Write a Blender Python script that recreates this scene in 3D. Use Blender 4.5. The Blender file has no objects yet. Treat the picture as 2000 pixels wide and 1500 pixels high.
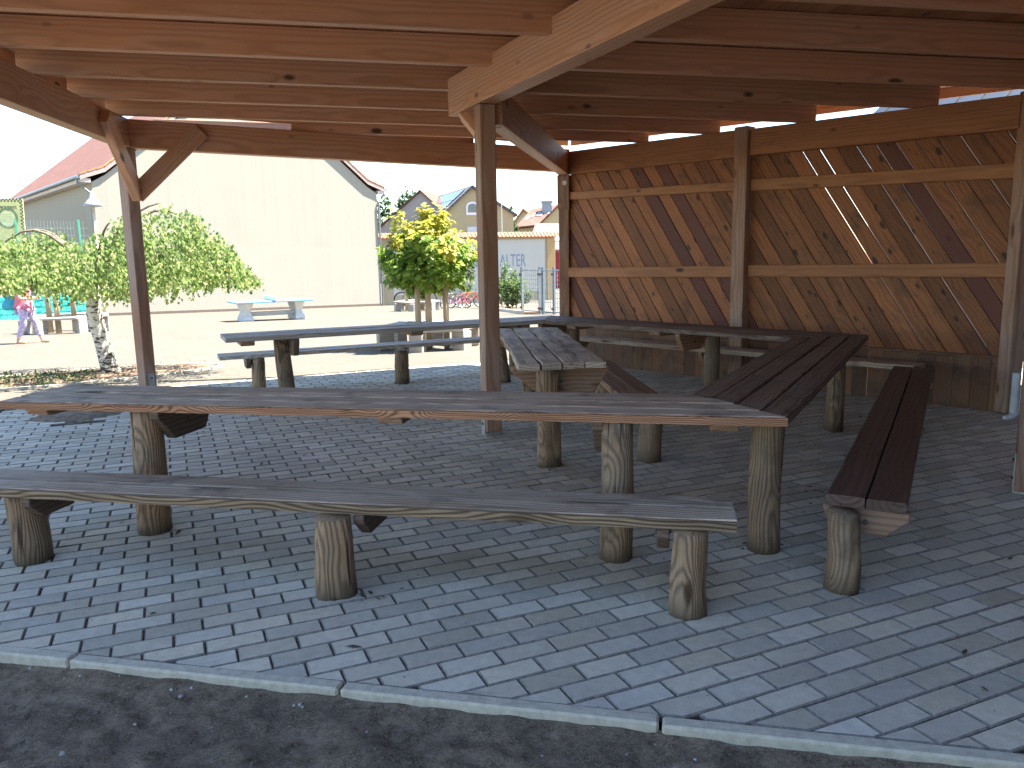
import bpy, bmesh, math, random
from mathutils import Vector, Matrix, noise
random.seed(7)
SC = bpy.context.scene
COL = SC.collection
R_ = math.radians

# ------------------------------------------------------------------ camera
F_PX, PITCH, ROLL, EYE = 1541.2, 0.1637, -0.0185, 1.58      # for a 2000 px wide picture
_cp, _sp, _c, _s = math.cos(PITCH), math.sin(PITCH), math.cos(ROLL), math.sin(ROLL)
FW = Vector((0, _cp, -_sp)); _up = Vector((0, _sp, _cp)); _rt = Vector((1, 0, 0))
CR = _c * _rt + _s * _up; CU = -_s * _rt + _c * _up
EYE_P = Vector((0, 0, EYE))
cam_d = bpy.data.cameras.new('camera'); cam = bpy.data.objects.new('camera', cam_d); COL.objects.link(cam)
cam.matrix_world = Matrix(((CR.x, CU.x, -FW.x, 0), (CR.y, CU.y, -FW.y, 0), (CR.z, CU.z, -FW.z, EYE), (0, 0, 0, 1)))
cam_d.sensor_width = 36; cam_d.lens = F_PX / 2000 * 36; cam_d.clip_start = 0.05; cam_d.clip_end = 1500
SC.camera = cam

# ------------------------------------------------------------------ light
SUN_AZ, SUN_EL = 15, 63            # degrees from +X towards +Y, elevation
w = bpy.data.worlds.new("World"); SC.world = w; w.use_nodes = True
wn = w.node_tree; wn.nodes.clear()
sky = wn.nodes.new('ShaderNodeTexSky'); sky.sky_type = 'NISHITA'; sky.sun_disc = False
sky.sun_elevation = R_(SUN_EL); sky.sun_rotation = R_(90 - SUN_AZ); sky.air_density = 1.0; sky.dust_density = 0.0; sky.ozone_density = .5
bgn = wn.nodes.new('ShaderNodeBackground'); bgn.inputs[1].default_value = 0.075
wo = wn.nodes.new('ShaderNodeOutputWorld')
wn.links.new(sky.outputs[0], bgn.inputs[0]); wn.links.new(bgn.outputs[0], wo.inputs[0])
sd = bpy.data.lights.new('sun', 'SUN'); sd.energy = 5.0; sd.angle = R_(0.6); sd.color = (1, .95, .86)
so = bpy.data.objects.new('sun', sd); COL.objects.link(so)
sv = Vector((math.cos(R_(SUN_AZ)) * math.cos(R_(SUN_EL)), math.sin(R_(SUN_AZ)) * math.cos(R_(SUN_EL)), math.sin(R_(SUN_EL))))
so.rotation_euler = (-sv).to_track_quat('-Z', 'Y').to_euler()
SC.view_settings.view_transform = 'Standard'; SC.view_settings.look = 'None'
SC.view_settings.exposure = 2.75; SC.view_settings.gamma = 1

# ------------------------------------------------------------------ geometry helpers
def ray(px, py): return (px - 1000) / F_PX * CR + (750 - py) / F_PX * CU + FW
def at(px, py, Y):
    d = ray(px, py); return EYE_P + d * (Y / d.y)
def zg(y): return -0.03 * max(0.0, min(y, 25) - 11) - .037 * max(0.0, min(y, 45) - 25)          # the yard falls gently away
O = Vector((-.132, 6.837)); RP = 4.749; PHI = 6.79; AP = RP * math.cos(R_(36))
def pol(k, r=RP):
    a = R_(PHI + 72 * k); return O + r * Vector((math.cos(a), math.sin(a)))
VF, VD, VA, VL, VN = [pol(k) for k in range(5)]                # right, back, left, front-left, front-right corners
VF = VF + (VF - VD).normalized() * .14
AXU = Vector((math.cos(R_(PHI)), math.sin(R_(PHI)))); AXV = Vector((-AXU.y, AXU.x))
def side(k):
    a = R_(PHI + 36 + 72 * k); n = Vector((math.cos(a), math.sin(a))); return n, Vector((-n.y, n.x))
def v3(p, z): return Vector((p.x, p.y, z))

class MB:
    def __init__(s): s.v = []; s.f = []
    def poly(s, pts):
        b = len(s.v); s.v += [tuple(p) for p in pts]; s.f.append(tuple(range(b, b + len(pts))))
    def box(s, x0, x1, y0, y1, z0, z1):
        b = len(s.v)
        s.v += [(x, y, z) for z in (z0, z1) for y in (y0, y1) for x in (x0, x1)]
        for q in ((0, 2, 3, 1), (4, 5, 7, 6), (0, 1, 5, 4), (2, 6, 7, 3), (0, 4, 6, 2), (1, 3, 7, 5)): s.f.append(tuple(b + i for i in q))
    def prism(s, pts, z0, z1):          # pts ccw in xy
        n = len(pts); b = len(s.v)
        zz0 = z0 if callable(z0) else (lambda p: z0); zz1 = z1 if callable(z1) else (lambda p: z1)
        s.v += [(p[0], p[1], zz0(p)) for p in pts] + [(p[0], p[1], zz1(p)) for p in pts]
        s.f.append(tuple(b + i for i in range(n))[::-1]); s.f.append(tuple(b + n + i for i in range(n)))
        for i in range(n): j = (i + 1) % n; s.f.append((b + i, b + j, b + n + j, b + n + i))
    def extrude(s, pts3, d):            # planar loop of 3-D points pushed along d
        n = len(pts3); b = len(s.v); d = Vector(d)
        s.v += [tuple(Vector(p)) for p in pts3] + [tuple(Vector(p) + d) for p in pts3]
        s.f.append(tuple(b + i for i in range(n))[::-1]); s.f.append(tuple(b + n + i for i in range(n)))
        for i in range(n): j = (i + 1) % n; s.f.append((b + i, b + j, b + n + j, b + n + i))
    def tube(s, path, radii, n=8, caps=True):
        path = [Vector(p) for p in path]
        if not hasattr(radii, '__len__'): radii = [radii] * len(path)
        rings = []
        for i, p in enumerate(path):
            d = (path[min(i + 1, len(path) - 1)] - path[max(i - 1, 0)]).normalized()
            a = d.orthogonal().normalized() if i == 0 else (a - d * a.dot(d)).normalized()
            c = d.cross(a); b = len(s.v)
            for k in range(n):
                t = 2 * math.pi * k / n; s.v.append(tuple(p + (a * math.cos(t) + c * math.sin(t)) * radii[i]))
            rings.append(b)
        for r0, r1 in zip(rings, rings[1:]):
            for k in range(n): s.f.append((r0 + k, r0 + (k + 1) % n, r1 + (k + 1) % n, r1 + k))
        if caps:
            s.f.append(tuple(rings[0] + k for k in range(n))[::-1]); s.f.append(tuple(rings[-1] + k for k in range(n)))
    def torus(s, c, nrm, R, r, n=24, m=6):
        c = Vector(c); nrm = Vector(nrm).normalized(); a = nrm.orthogonal().normalized(); b2 = nrm.cross(a); b = len(s.v)
        for i in range(n):
            t = 2 * math.pi * i / n; d = a * math.cos(t) + b2 * math.sin(t)
            for j in range(m):
                u = 2 * math.pi * j / m; s.v.append(tuple(c + d * (R + r * math.cos(u)) + nrm * r * math.sin(u)))
        for i in range(n):
            for j in range(m): s.f.append((b + i * m + j, b + ((i + 1) % n) * m + j, b + ((i + 1) % n) * m + (j + 1) % m, b + i * m + (j + 1) % m))
    def lathe(s, prof, n=16, c=(0, 0)):
        b = len(s.v)
        for r, z in prof:
            for k in range(n): t = 2 * math.pi * k / n; s.v.append((c[0] + r * math.cos(t), c[1] + r * math.sin(t), z))
        for i in range(len(prof) - 1):
            for k in range(n): s.f.append((b + i * n + k, b + i * n + (k + 1) % n, b + (i + 1) * n + (k + 1) % n, b + (i + 1) * n + k))
        s.f.append(tuple(b + k for k in range(n))[::-1]); s.f.append(tuple(b + (len(prof) - 1) * n + k for k in range(n)))
    def build(s, name, mat, parent=None, M=None, bevel=0, smooth=False, label=None, fixn=True):
        me = bpy.data.meshes.new(name); me.from_pydata(s.v, [], s.f)
        if bevel or fixn:
            bm = bmesh.new(); bm.from_mesh(me)
            if fixn: bmesh.ops.recalc_face_normals(bm, faces=bm.faces)
            if bevel:
                bmesh.ops.bevel(bm, geom=[e for e in bm.edges if len(e.link_faces) == 2 and e.calc_face_angle(0) > .5], offset=bevel, segments=1, affect='EDGES', clamp_overlap=True)
            bm.to_mesh(me); bm.free()
        return link(name, me, mat, parent, M, smooth, label)

def link(name, me, mat, parent=None, M=None, smooth=False, label=None):
    if mat and not me.materials: me.materials.append(mat)
    if smooth: me.polygons.foreach_set('use_smooth', [True] * len(me.polygons))
    me.update()
    o = bpy.data.objects.new(name, me); COL.objects.link(o)
    if M is None: M = Matrix.Identity(4)
    if parent is not None:
        o.parent = parent
        o.matrix_basis = WM[parent.name].inverted() @ M
    else: o.matrix_basis = M
    WM[o.name] = M
    if label: o['label'] = label
    return o
WM = {}
def centred(mb, M):                      # moves the mesh to its own middle so the grain follows the piece
    c = Vector([(min(v[i] for v in mb.v) + max(v[i] for v in mb.v)) / 2 for i in range(3)]); mb.v = [tuple(Vector(v) - c) for v in mb.v]; return M @ Matrix.Translation(c)
def thing(name, label, cat, loc=(0, 0, 0), rz=0, group=None):
    o = bpy.data.objects.new(name, None); COL.objects.link(o); o.empty_display_size = .2
    M = Matrix.Translation(Vector(loc)) @ Matrix.Rotation(rz, 4, 'Z'); o.matrix_basis = M; WM[o.name] = M
    return tag(o, label, cat, group)
def tag(o, label=None, cat=None, group=None, kind=None):
    if label: o['label'] = label
    if cat: o['category'] = cat
    if group: o['group'] = group
    if kind: o['kind'] = kind
    return o
def struct(o): o['kind'] = 'structure'; return o
def frame(p0, p1, up=(0, 0, 1)):        # matrix with local X from p0 to p1, local Z near up
    p0 = Vector(p0); x = (Vector(p1) - p0); L = x.length; x.normalize(); u = Vector(up); y = u.cross(x).normalized(); z = x.cross(y)
    return Matrix(((x.x, y.x, z.x, p0.x), (x.y, y.y, z.y, p0.y), (x.z, y.z, z.z, p0.z), (0, 0, 0, 1))), L
def beam(name, p0, p1, w, h, mat, parent, up=(0, 0, 1), bevel=.006, label=None):   # p0,p1 = middle of the underside
    M, L = frame(p0, p1, up); m = MB(); m.box(0, L, -w / 2, w / 2, 0, h)
    return m.build(name, mat, parent, M, bevel, label=label)
def copy_tree(o, loc=None, rz=None, parent=None, label=None, scale=None):
    c = o.copy(); COL.objects.link(c)
    if parent is not None: c.parent = parent
    if loc is not None: c.location = loc
    if rz is not None: c.rotation_euler = (0, 0, rz)
    if scale is not None: c.scale = (scale,) * 3
    if label: c['label'] = label
    for ch in list(o.children): copy_tree(ch, parent=c)
    return c
def clip(poly, n, d):                   # keep n.p <= d
    out = []
    for i in range(len(poly)):
        a, b = poly[i], poly[(i + 1) % len(poly)]; da = n[0] * a[0] + n[1] * a[1] - d; db = n[0] * b[0] + n[1] * b[1] - d
        if da <= 0: out.append(a)
        if da * db < 0: t = da / (da - db); out.append((a[0] + (b[0] - a[0]) * t, a[1] + (b[1] - a[1]) * t))
    return out
def area(p): return .5 * sum(p[i][0] * p[(i + 1) % len(p)][1] - p[(i + 1) % len(p)][0] * p[i][1] for i in range(len(p)))
def skin_mesh(name, verts, edges, radii, sub=2):
    me = bpy.data.meshes.new(name); me.from_pydata(verts, edges, [])
    o = bpy.data.objects.new(name, me); COL.objects.link(o)
    o.modifiers.new('skin', 'SKIN').use_smooth_shade = True
    for i, r in enumerate(radii):
        sv_ = me.skin_vertices[0].data[i]; sv_.radius = (r, r) if not hasattr(r, '__len__') else r
    me.skin_vertices[0].data[0].use_root = True
    s_ = o.modifiers.new('sub', 'SUBSURF'); s_.levels = sub; s_.render_levels = sub
    dg = bpy.context.evaluated_depsgraph_get(); dg.update()
    out = bpy.data.meshes.new_from_object(o.evaluated_get(dg)); out.name = name
    bpy.data.objects.remove(o); bpy.data.meshes.remove(me)
    return out
def text_mesh(txt, size, extr=.004, xs=1.0):
    cu = bpy.data.curves.new('lettering', 'FONT'); cu.body = txt; cu.size = size; cu.extrude = extr; cu.align_x = 'LEFT'; cu.resolution_u = 3
    o = bpy.data.objects.new('lettering', cu); COL.objects.link(o)
    dg = bpy.context.evaluated_depsgraph_get(); dg.update()
    me = bpy.data.meshes.new_from_object(o.evaluated_get(dg)); bpy.data.objects.remove(o)
    for v in me.vertices: v.co.x *= xs
    return me

# ------------------------------------------------------------------ materials
class NT:
    def __init__(s, name):
        s.m = bpy.data.materials.new(name); s.m.use_nodes = True; s.t = s.m.node_tree; s.t.nodes.clear()
        s.out = s.n('OutputMaterial'); s.b = s.n('BsdfPrincipled'); s.l(s.b.outputs[0], s.out.inputs[0])
    def n(s, typ, **kw):
        nd = s.t.nodes.new('ShaderNode' + typ)
        for k, v in kw.items(): setattr(nd, k, v)
        return nd
    def l(s, a, b): s.t.links.new(a, b)
    def inp(s, sock, v):
        if hasattr(v, 'is_linked') or hasattr(v, 'links'): s.l(v, sock)
        else: sock.default_value = v
    def math(s, op, a, b=0.0, c=None):
        nd = s.n('Math', operation=op); s.inp(nd.inputs[0], a); s.inp(nd.inputs[1], b)
        if c is not None: s.inp(nd.inputs[2], c)
        return nd.outputs[0]
    def vec(s, x, y, z):
        nd = s.n('CombineXYZ'); s.inp(nd.inputs[0], x); s.inp(nd.inputs[1], y); s.inp(nd.inputs[2], z); return nd.outputs[0]
    def noise(s, v, scale, detail=3, rough=.55):
        nd = s.n('TexNoise'); s.l(v, nd.inputs['Vector']); nd.inputs['Scale'].default_value = scale; nd.inputs['Detail'].default_value = detail; nd.inputs['Roughness'].default_value = rough
        return nd.outputs[0]
    def ramp(s, f, *stops):
        nd = s.n('ValToRGB'); el = nd.color_ramp.elements
        while len(el) < len(stops): el.new(.5)
        for e, (p, c) in zip(el, stops): e.position = p; e.color = (*c, 1) if hasattr(c, '__len__') else (c, c, c, 1)
        s.inp(nd.inputs[0], f); return nd.outputs[0]
    def mix(s, f, a, b, blend='MIX'):
        nd = s.n('Mix', data_type='RGBA', blend_type=blend); s.inp(nd.inputs[0], f)
        for sock, v in ((nd.inputs[6], a), (nd.inputs[7], b)):
            if isinstance(v, tuple): sock.default_value = (*v, 1)
            else: s.l(v, sock)
        return nd.outputs[2]
    def hsv(s, c, h=.5, sat=1.0, v=1.0):
        nd = s.n('HueSaturation'); s.inp(nd.inputs[0], h); s.inp(nd.inputs[1], sat); s.inp(nd.inputs[2], v); s.l(c, nd.inputs[4]); return nd.outputs[0]
    def bump(s, h, strength=.3, dist=.01):
        nd = s.n('Bump'); nd.inputs['Strength'].default_value = strength; nd.inputs['Distance'].default_value = dist; s.l(h, nd.inputs['Height']); s.l(nd.outputs[0], s.b.inputs['Normal'])
    def obj(s): return s.n('TexCoord').outputs['Object']
    def isl(s): return s.n('NewGeometry').outputs['Random Per Island']
    def orn(s): return s.n('ObjectInfo').outputs['Random']
    def done(s, color, rough=.7, spec=.3):
        s.inp(s.b.inputs['Base Color'], (*color, 1) if isinstance(color, tuple) else color)
        s.inp(s.b.inputs['Roughness'], rough); s.b.inputs['Specular IOR Level'].default_value = spec; return s.m

def wood(name, light, dark, spacing=.014, grey=None, weather=0.0, knot=(.05, .025, .012), knots=1.0, var=.3, contrast=1.0, rough=.62, axis=0, bump=.25, stain=None, odd=None, warp_x=1.1, warp_y=.12, kx=1.9, ky=5.5, cracks=0.0, kr=(.10, .20), pw=0, base=None):
    t = NT(name); co = t.obj(); sp = t.n('SeparateXYZ'); t.l(co, sp.inputs[0])
    o_ = sp.outputs; x, y, z = (o_[0], o_[1], o_[2]) if axis == 0 else (o_[2], o_[0], o_[1]) if axis == 2 else (o_[0], o_[2], o_[1])
    isl, orn = t.isl(), t.orn()
    seed = t.math('ADD', t.math('MULTIPLY', isl, 37.3), t.math('MULTIPLY', orn, 91.7))
    xs = t.math('ADD', x, seed); y_ = y
    if pw: y = t.math('MULTIPLY', t.math('SUBTRACT', t.math('FRACT', t.math('MULTIPLY', y, 1 / pw)), .5), pw)
    warp = t.math('SUBTRACT', t.noise(t.vec(t.math('MULTIPLY', xs, warp_x), t.math('MULTIPLY', y, 2.5), t.math('MULTIPLY', z, 2.5)), 1.0, 2), .5)
    # knots
    vo = t.n('TexVoronoi'); t.l(t.vec(t.math('MULTIPLY', xs, kx), t.math('MULTIPLY', t.math('ADD', y, seed), ky), t.math('MULTIPLY', t.math('ADD', z, seed), ky)), vo.inputs['Vector']); vo.inputs['Scale'].default_value = 1
    cs = t.n('SeparateColor'); t.l(vo.outputs['Color'], cs.inputs[0]); kd = t.math('ADD', vo.outputs['Distance'], t.math('MULTIPLY', cs.outputs[0], .16)); kn = t.ramp(kd, (kr[0], 1.0), (kr[1], 0.0)); kw = t.ramp(kd, (.0, 1.0), (.5, 0.0))
    off = t.math('SUBTRACT', t.math('FRACT', t.math('MULTIPLY', seed, 3.7)), .5)
    yy = t.math('ADD', t.math('MULTIPLY_ADD', off, .22, y), t.math('MULTIPLY', warp, warp_y))
    zz = t.math('ADD', t.math('SUBTRACT', z, .05), t.math('MULTIPLY', warp, .07))
    r = t.math('SQRT', t.math('ADD', t.math('MULTIPLY', yy, yy), t.math('MULTIPLY', zz, zz)))
    r = t.math('ADD', r, t.math('MULTIPLY', kw, .012))
    ring = t.math('MULTIPLY_ADD', t.math('SINE', t.math('MULTIPLY', r, 2 * math.pi / spacing)), .5, .5)
    ring = t.math('POWER', ring, 1.8)
    fib = t.noise(t.vec(t.math('MULTIPLY', xs, 2.5), t.math('MULTIPLY', y, 90), t.math('MULTIPLY', z, 90)), 1.0, 3)
    blo = t.noise(t.vec(t.math('MULTIPLY', xs, 1.2), t.math('MULTIPLY', y, 4), t.math('MULTIPLY', z, 4)), 1.0, 4, .6)
    f = t.math('ADD', t.math('MULTIPLY', ring, .5 * contrast), t.math('MULTIPLY', t.math('SUBTRACT', fib, .35), .9 * contrast))
    c = t.mix(t.ramp(f, (0.0, 0.0), (.95, 1.0)), light, dark)
    if grey: c = t.mix(t.math('MULTIPLY', t.ramp(t.math('ADD', blo, t.math('MULTIPLY', fib, .25)), (.42, 0.0), (.75, 1.0)), weather), c, t.mix(ring, grey, tuple(v * .62 for v in grey)))
    if odd: c = t.mix(t.math('GREATER_THAN', t.math('FRACT', t.math('MULTIPLY', seed, 7.13)), .86), c, odd)
    if stain:
        st = t.noise(t.vec(t.math('MULTIPLY', xs, 2.4), t.math('MULTIPLY', y, 2.4), t.math('MULTIPLY', z, 2.4)), 1.0, 5, .65)
        c = t.mix(t.math('MULTIPLY', t.ramp(st, (.52, 0.0), (.68, 1.0)), stain[1]), c, stain[0])
    if cracks:
        ck = t.noise(t.vec(t.math('MULTIPLY', xs, 1.6), t.math('MULTIPLY', y, 38), t.math('MULTIPLY', z, 38)), 1.0, 2, .5)
        c = t.mix(t.math('MULTIPLY', t.ramp(ck, (.30, 1.0), (.36, 0.0)), cracks), c, tuple(v * .3 for v in dark))
    c = t.mix(t.math('MULTIPLY', kn, knots), c, knot)
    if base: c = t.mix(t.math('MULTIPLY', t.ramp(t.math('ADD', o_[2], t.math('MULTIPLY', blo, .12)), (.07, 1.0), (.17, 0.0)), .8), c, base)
    val = t.math('ADD', 1 - var / 2, t.math('MULTIPLY', t.math('FRACT', t.math('MULTIPLY', seed, 5.31)), var))
    c = t.hsv(c, v=t.math('MULTIPLY', val, t.math('MULTIPLY_ADD', blo, .5, .75)))
    t.bump(t.math('ADD', t.math('MULTIPLY', ring, .5), fib), bump, .004)
    return t.done(c, rough, .35)

def flat(name, col, rough=.6, metal=0, nscale=6, namt=.15, spec=.3, bump=0):
    t = NT(name); nz = t.noise(t.obj(), nscale, 5, .6)
    c = t.mix(t.ramp(nz, (.3, 0.0), (.7, 1.0)), tuple(v * (1 - namt) for v in col), tuple(min(1, v * (1 + namt * .6)) for v in col))
    if bump: t.bump(nz, bump, .02)
    t.b.inputs['Metallic'].default_value = metal
    return t.done(c, rough, spec)
def leafmat(name, ramp, trans=.35):
    t = NT(name); isl = t.isl(); c = t.ramp(isl, *ramp)
    t.done(c, .5, .3); tr = t.n('BsdfTranslucent'); t.l(t.hsv(c, v=1.3), tr.inputs[0])
    mx = t.n('MixShader'); mx.inputs[0].default_value = trans; t.l(t.b.outputs[0], mx.inputs[1]); t.l(tr.outputs[0], mx.inputs[2]); t.l(mx.outputs[0], t.out.inputs[0])
    return t.m

W_BEAM = wood('glazed_beam_wood', (.62, .315, .165), (.40, .18, .085), .03, knots=.85, var=.2, contrast=.6, rough=.55, grey=(.46, .31, .24), weather=.5, kr=(.13, .22), kx=2.4, ky=5)
W_RAFT = wood('glazed_rafter_wood', (.60, .30, .165), (.39, .17, .085), .03, knots=.9, var=.22, contrast=.55, rough=.6, grey=(.42, .27, .21), weather=.5, kr=(.13, .22), kx=2.4, ky=5)
W_POST = wood('glazed_post_wood', (.33, .165, .095), (.20, .09, .05), .035, knots=.8, var=.15, contrast=.7, axis=2, grey=(.33, .26, .22), weather=.7)
W_DECK = wood('roof_deck_wood', (.36, .17, .09), (.22, .09, .042), .03, var=.4, knots=.8, contrast=.7, pw=.1305)
W_BOARD = wood('diagonal_board_wood', (.30, .115, .043), (.135, .046, .019), .034, var=.75, knots=1, contrast=.8, stain=((.085, .045, .028), .8), odd=(.11, .036, .025), kx=4.2, ky=9, warp_y=.3, cracks=.5, kr=(.15, .25), pw=.163, axis=3)
W_RAIL = wood('rail_wood', (.36, .16, .068), (.22, .088, .038), .03, var=.15, knots=1, contrast=.8, kx=2.6, ky=6, cracks=.4, kr=(.12, .22))
W_LOW = wood('low_board_wood', (.21, .095, .05), (.11, .05, .026), .025, var=.6, knots=.9, grey=(.12, .09, .065), weather=.5, stain=((.05, .035, .024), .9), kx=3, ky=6)
W_TOP = wood('weathered_table_wood', (.45, .315, .22), (.15, .095, .06), .022, knots=.9, var=.3, grey=(.54, .455, .36), weather=.75, contrast=1.25, rough=.68, bump=.6, stain=((.06, .04, .032), .8), warp_y=.2, cracks=.7, pw=0.1525)
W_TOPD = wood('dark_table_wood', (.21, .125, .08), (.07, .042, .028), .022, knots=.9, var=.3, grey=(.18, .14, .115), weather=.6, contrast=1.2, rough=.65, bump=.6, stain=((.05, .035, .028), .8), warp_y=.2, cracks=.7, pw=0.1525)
W_TOPLIT = wood('yard_lit_grey_wood', (.46, .40, .34), (.22, .185, .155), .022, knots=.8, var=.2, grey=(.55, .53, .50), weather=.8, contrast=1.0, rough=.6, bump=.5, warp_y=.2, cracks=.6, pw=.1525)  # grey table wood with the strong yard light put into its paler colour
W_EDGE = wood('table_edge_wood', (.46, .25, .14), (.12, .045, .02), .010, knots=.6, var=.1, contrast=1.5, rough=.55, bump=.4, warp_x=1.7, warp_y=.42)
W_EDG2 = wood('bench_edge_wood', (.30, .225, .14), (.06, .04, .026), .009, knots=.6, var=.1, contrast=1.6, rough=.6, bump=.4, warp_x=.9, warp_y=.13)
W_BENCH = wood('weathered_bench_wood', (.43, .32, .225), (.15, .10, .068), .022, knots=.8, var=.25, grey=(.52, .45, .365), weather=.75, contrast=1.25, rough=.7, bump=.6, stain=((.065, .045, .038), .75), warp_y=.2, cracks=.7, pw=0.17)
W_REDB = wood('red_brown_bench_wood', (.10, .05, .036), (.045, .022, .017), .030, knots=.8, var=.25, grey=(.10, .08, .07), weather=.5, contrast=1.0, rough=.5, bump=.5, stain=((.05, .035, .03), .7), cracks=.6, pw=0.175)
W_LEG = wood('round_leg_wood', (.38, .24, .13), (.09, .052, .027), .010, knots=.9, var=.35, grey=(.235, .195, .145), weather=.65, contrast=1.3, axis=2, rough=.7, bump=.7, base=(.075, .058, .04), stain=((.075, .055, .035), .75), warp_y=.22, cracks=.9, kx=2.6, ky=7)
W_CLEAT = wood('cleat_wood', (.42, .22, .11), (.22, .10, .05), .03, knots=.8, var=.4, grey=(.18, .15, .13), weather=.6, cracks=.4)
W_CLEATD = wood('dark_cleat_wood', (.17, .11, .075), (.075, .045, .03), .03, knots=.8, var=.4, grey=(.12, .10, .09), weather=.6, cracks=.4)
W_LOG = wood('silvered_log_wood', (.36, .32, .27), (.20, .17, .145), .03, knots=.8, var=.3, grey=(.38, .36, .34), weather=.6, cracks=.6)
W_STAKE = wood('stake_wood', (.40, .32, .22), (.27, .20, .13), .03, knots=.6, var=.3, axis=2)
M_STEEL = flat('galvanised_steel', (.45, .46, .47), .45, .7, 20, .2)
M_DARK = flat('dark_bolt_steel', (.08, .08, .085), .4, .6)
M_WHITE = flat('white_plastic', (.75, .74, .72), .4)
M_ROOFING = flat('roofing_felt', (.06, .06, .065), .9)

def paver_mat():
    t = NT('grey_paver_concrete'); co = t.obj(); isl = t.isl()
    fine = t.noise(co, 160, 3, .7); mid = t.noise(co, 22, 4, .6); big = t.noise(co, 1.1, 4, .6)
    c = t.mix(t.ramp(t.math('ADD', t.math('MULTIPLY', fine, .5), t.math('MULTIPLY', mid, .5)), (.3, 0.0), (.7, 1.0)), (.42, .383, .305), (.66, .607, .50))
    c = t.mix(t.math('MULTIPLY', t.ramp(big, (.48, 0.0), (.66, 1.0)), .35), c, (.33, .30, .25))
    c = t.mix(t.math('MULTIPLY', t.ramp(t.noise(co, 6, 5, .7), (.60, 0.0), (.74, 1.0)), .4), c, (.60, .60, .57))
    c = t.mix(t.ramp(t.noise(co, 48, 2, .5), (.71, 0.0), (.76, 1.0)), c, (.09, .085, .08))
    c = t.hsv(c, v=t.math('MULTIPLY_ADD', isl, .36, .80), sat=t.math('MULTIPLY_ADD', t.math('FRACT', t.math('MULTIPLY', isl, 13.7)), .5, .7))
    t.bump(t.math('ADD', fine, mid), .35, .004)
    return t.done(c, .85, .2)
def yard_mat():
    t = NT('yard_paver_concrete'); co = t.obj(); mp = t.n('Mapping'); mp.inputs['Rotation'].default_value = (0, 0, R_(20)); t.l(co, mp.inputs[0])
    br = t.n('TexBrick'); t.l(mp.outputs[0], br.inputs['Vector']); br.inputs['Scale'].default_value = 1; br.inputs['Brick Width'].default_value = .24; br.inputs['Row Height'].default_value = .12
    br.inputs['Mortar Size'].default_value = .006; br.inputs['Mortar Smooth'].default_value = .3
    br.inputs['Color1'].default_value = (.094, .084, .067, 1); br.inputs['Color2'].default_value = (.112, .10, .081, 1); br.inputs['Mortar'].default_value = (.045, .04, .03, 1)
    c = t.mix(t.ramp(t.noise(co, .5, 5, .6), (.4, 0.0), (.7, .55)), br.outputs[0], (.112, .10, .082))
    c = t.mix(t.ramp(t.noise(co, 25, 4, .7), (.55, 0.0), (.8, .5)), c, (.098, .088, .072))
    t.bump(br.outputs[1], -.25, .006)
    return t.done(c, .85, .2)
def soil_mat():
    t = NT('dark_soil'); co = t.obj()
    c = t.mix(t.ramp(t.noise(co, 14, 9, .8), (.36, 0.0), (.66, 1.0)), (.095, .068, .046), (.40, .315, .23))
    c = t.mix(t.math('MULTIPLY', t.ramp(t.noise(co, 2.5, 3, .6), (.45, 0.0), (.65, 1.0)), .5), c, (.11, .085, .062))
    c = t.mix(t.ramp(t.noise(co, 120, 3, .7), (.48, 0.0), (.78, 1.0)), c, (.40, .345, .28))
    c = t.mix(t.ramp(t.noise(co, 210, 1, .5), (.75, 0.0), (.79, 1.0)), c, (.45, .42, .38))
    t.bump(t.math('ADD', t.noise(co, 34, 8, .8), t.math('MULTIPLY', t.noise(co, 220, 3, .7), .5)), .9, .02)
    return t.done(c, .95, .1)
def plaster(name, col, streak=.0):
    t = NT(name); co = t.obj(); sp = t.n('SeparateXYZ'); t.l(co, sp.inputs[0])
    st = t.noise(t.vec(t.math('MULTIPLY', sp.outputs[0], 6), t.math('MULTIPLY', sp.outputs[1], 6), t.math('MULTIPLY', sp.outputs[2], .12)), 1, 4, .6)
    c = t.mix(t.math('MULTIPLY', t.ramp(st, (.4, 0.0), (.7, 1.0)), streak), col, tuple(v * .80 for v in col))
    c = t.mix(t.math('MULTIPLY', t.ramp(t.noise(co, .8, 5, .65), (.45, 0.0), (.75, 1.0)), .25), c, tuple(v * .82 for v in col))
    t.bump(t.noise(co, 40, 4, .6), .15, .01)
    return t.done(c, .9, .15)
def tiles(name, c1, c2, w=.3, h=.35):
    t = NT(name); co = t.obj()
    br = t.n('TexBrick'); t.l(co, br.inputs['Vector']); br.inputs['Scale'].default_value = 1; br.inputs['Brick Width'].default_value = w; br.inputs['Row Height'].default_value = h; br.inputs['Mortar Size'].default_value = .025
    br.inputs['Color1'].default_value = (*c1, 1); br.inputs['Color2'].default_value = (*c2, 1); br.inputs['Mortar'].default_value = (*[v * .45 for v in c1], 1)
    c = t.mix(t.ramp(t.noise(co, 2.2, 4, .6), (.4, 0.0), (.8, .5)), br.outputs[0], tuple(v * .65 for v in c2))
    t.bump(br.outputs[1], -.6, .03)
    return t.done(c, .75, .25)
M_PAVER, M_YARD, M_SOIL = paver_mat(), yard_mat(), soil_mat()
M_PEDGE = flat('paver_edge_dirt', (.27, .25, .215), .95, 0, 40, .4)
M_KERB = flat('kerb_concrete', (.50, .465, .38), .85, 0, 30, .22, bump=.2)
M_SAND = flat('joint_sand', (.05, .045, .04), .95, 0, 60, .4)
M_CREAM = plaster('cream_cladding', (.315, .297, .247), .3)
M_CREAM2 = plaster('cream_plaster', (.36, .31, .22), .15)
M_WALLW = plaster('whitewashed_plaster', (.47, .455, .41), .1)
M_YELLOW = plaster('pale_yellow_plaster', (.42, .35, .21), .1)
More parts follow.
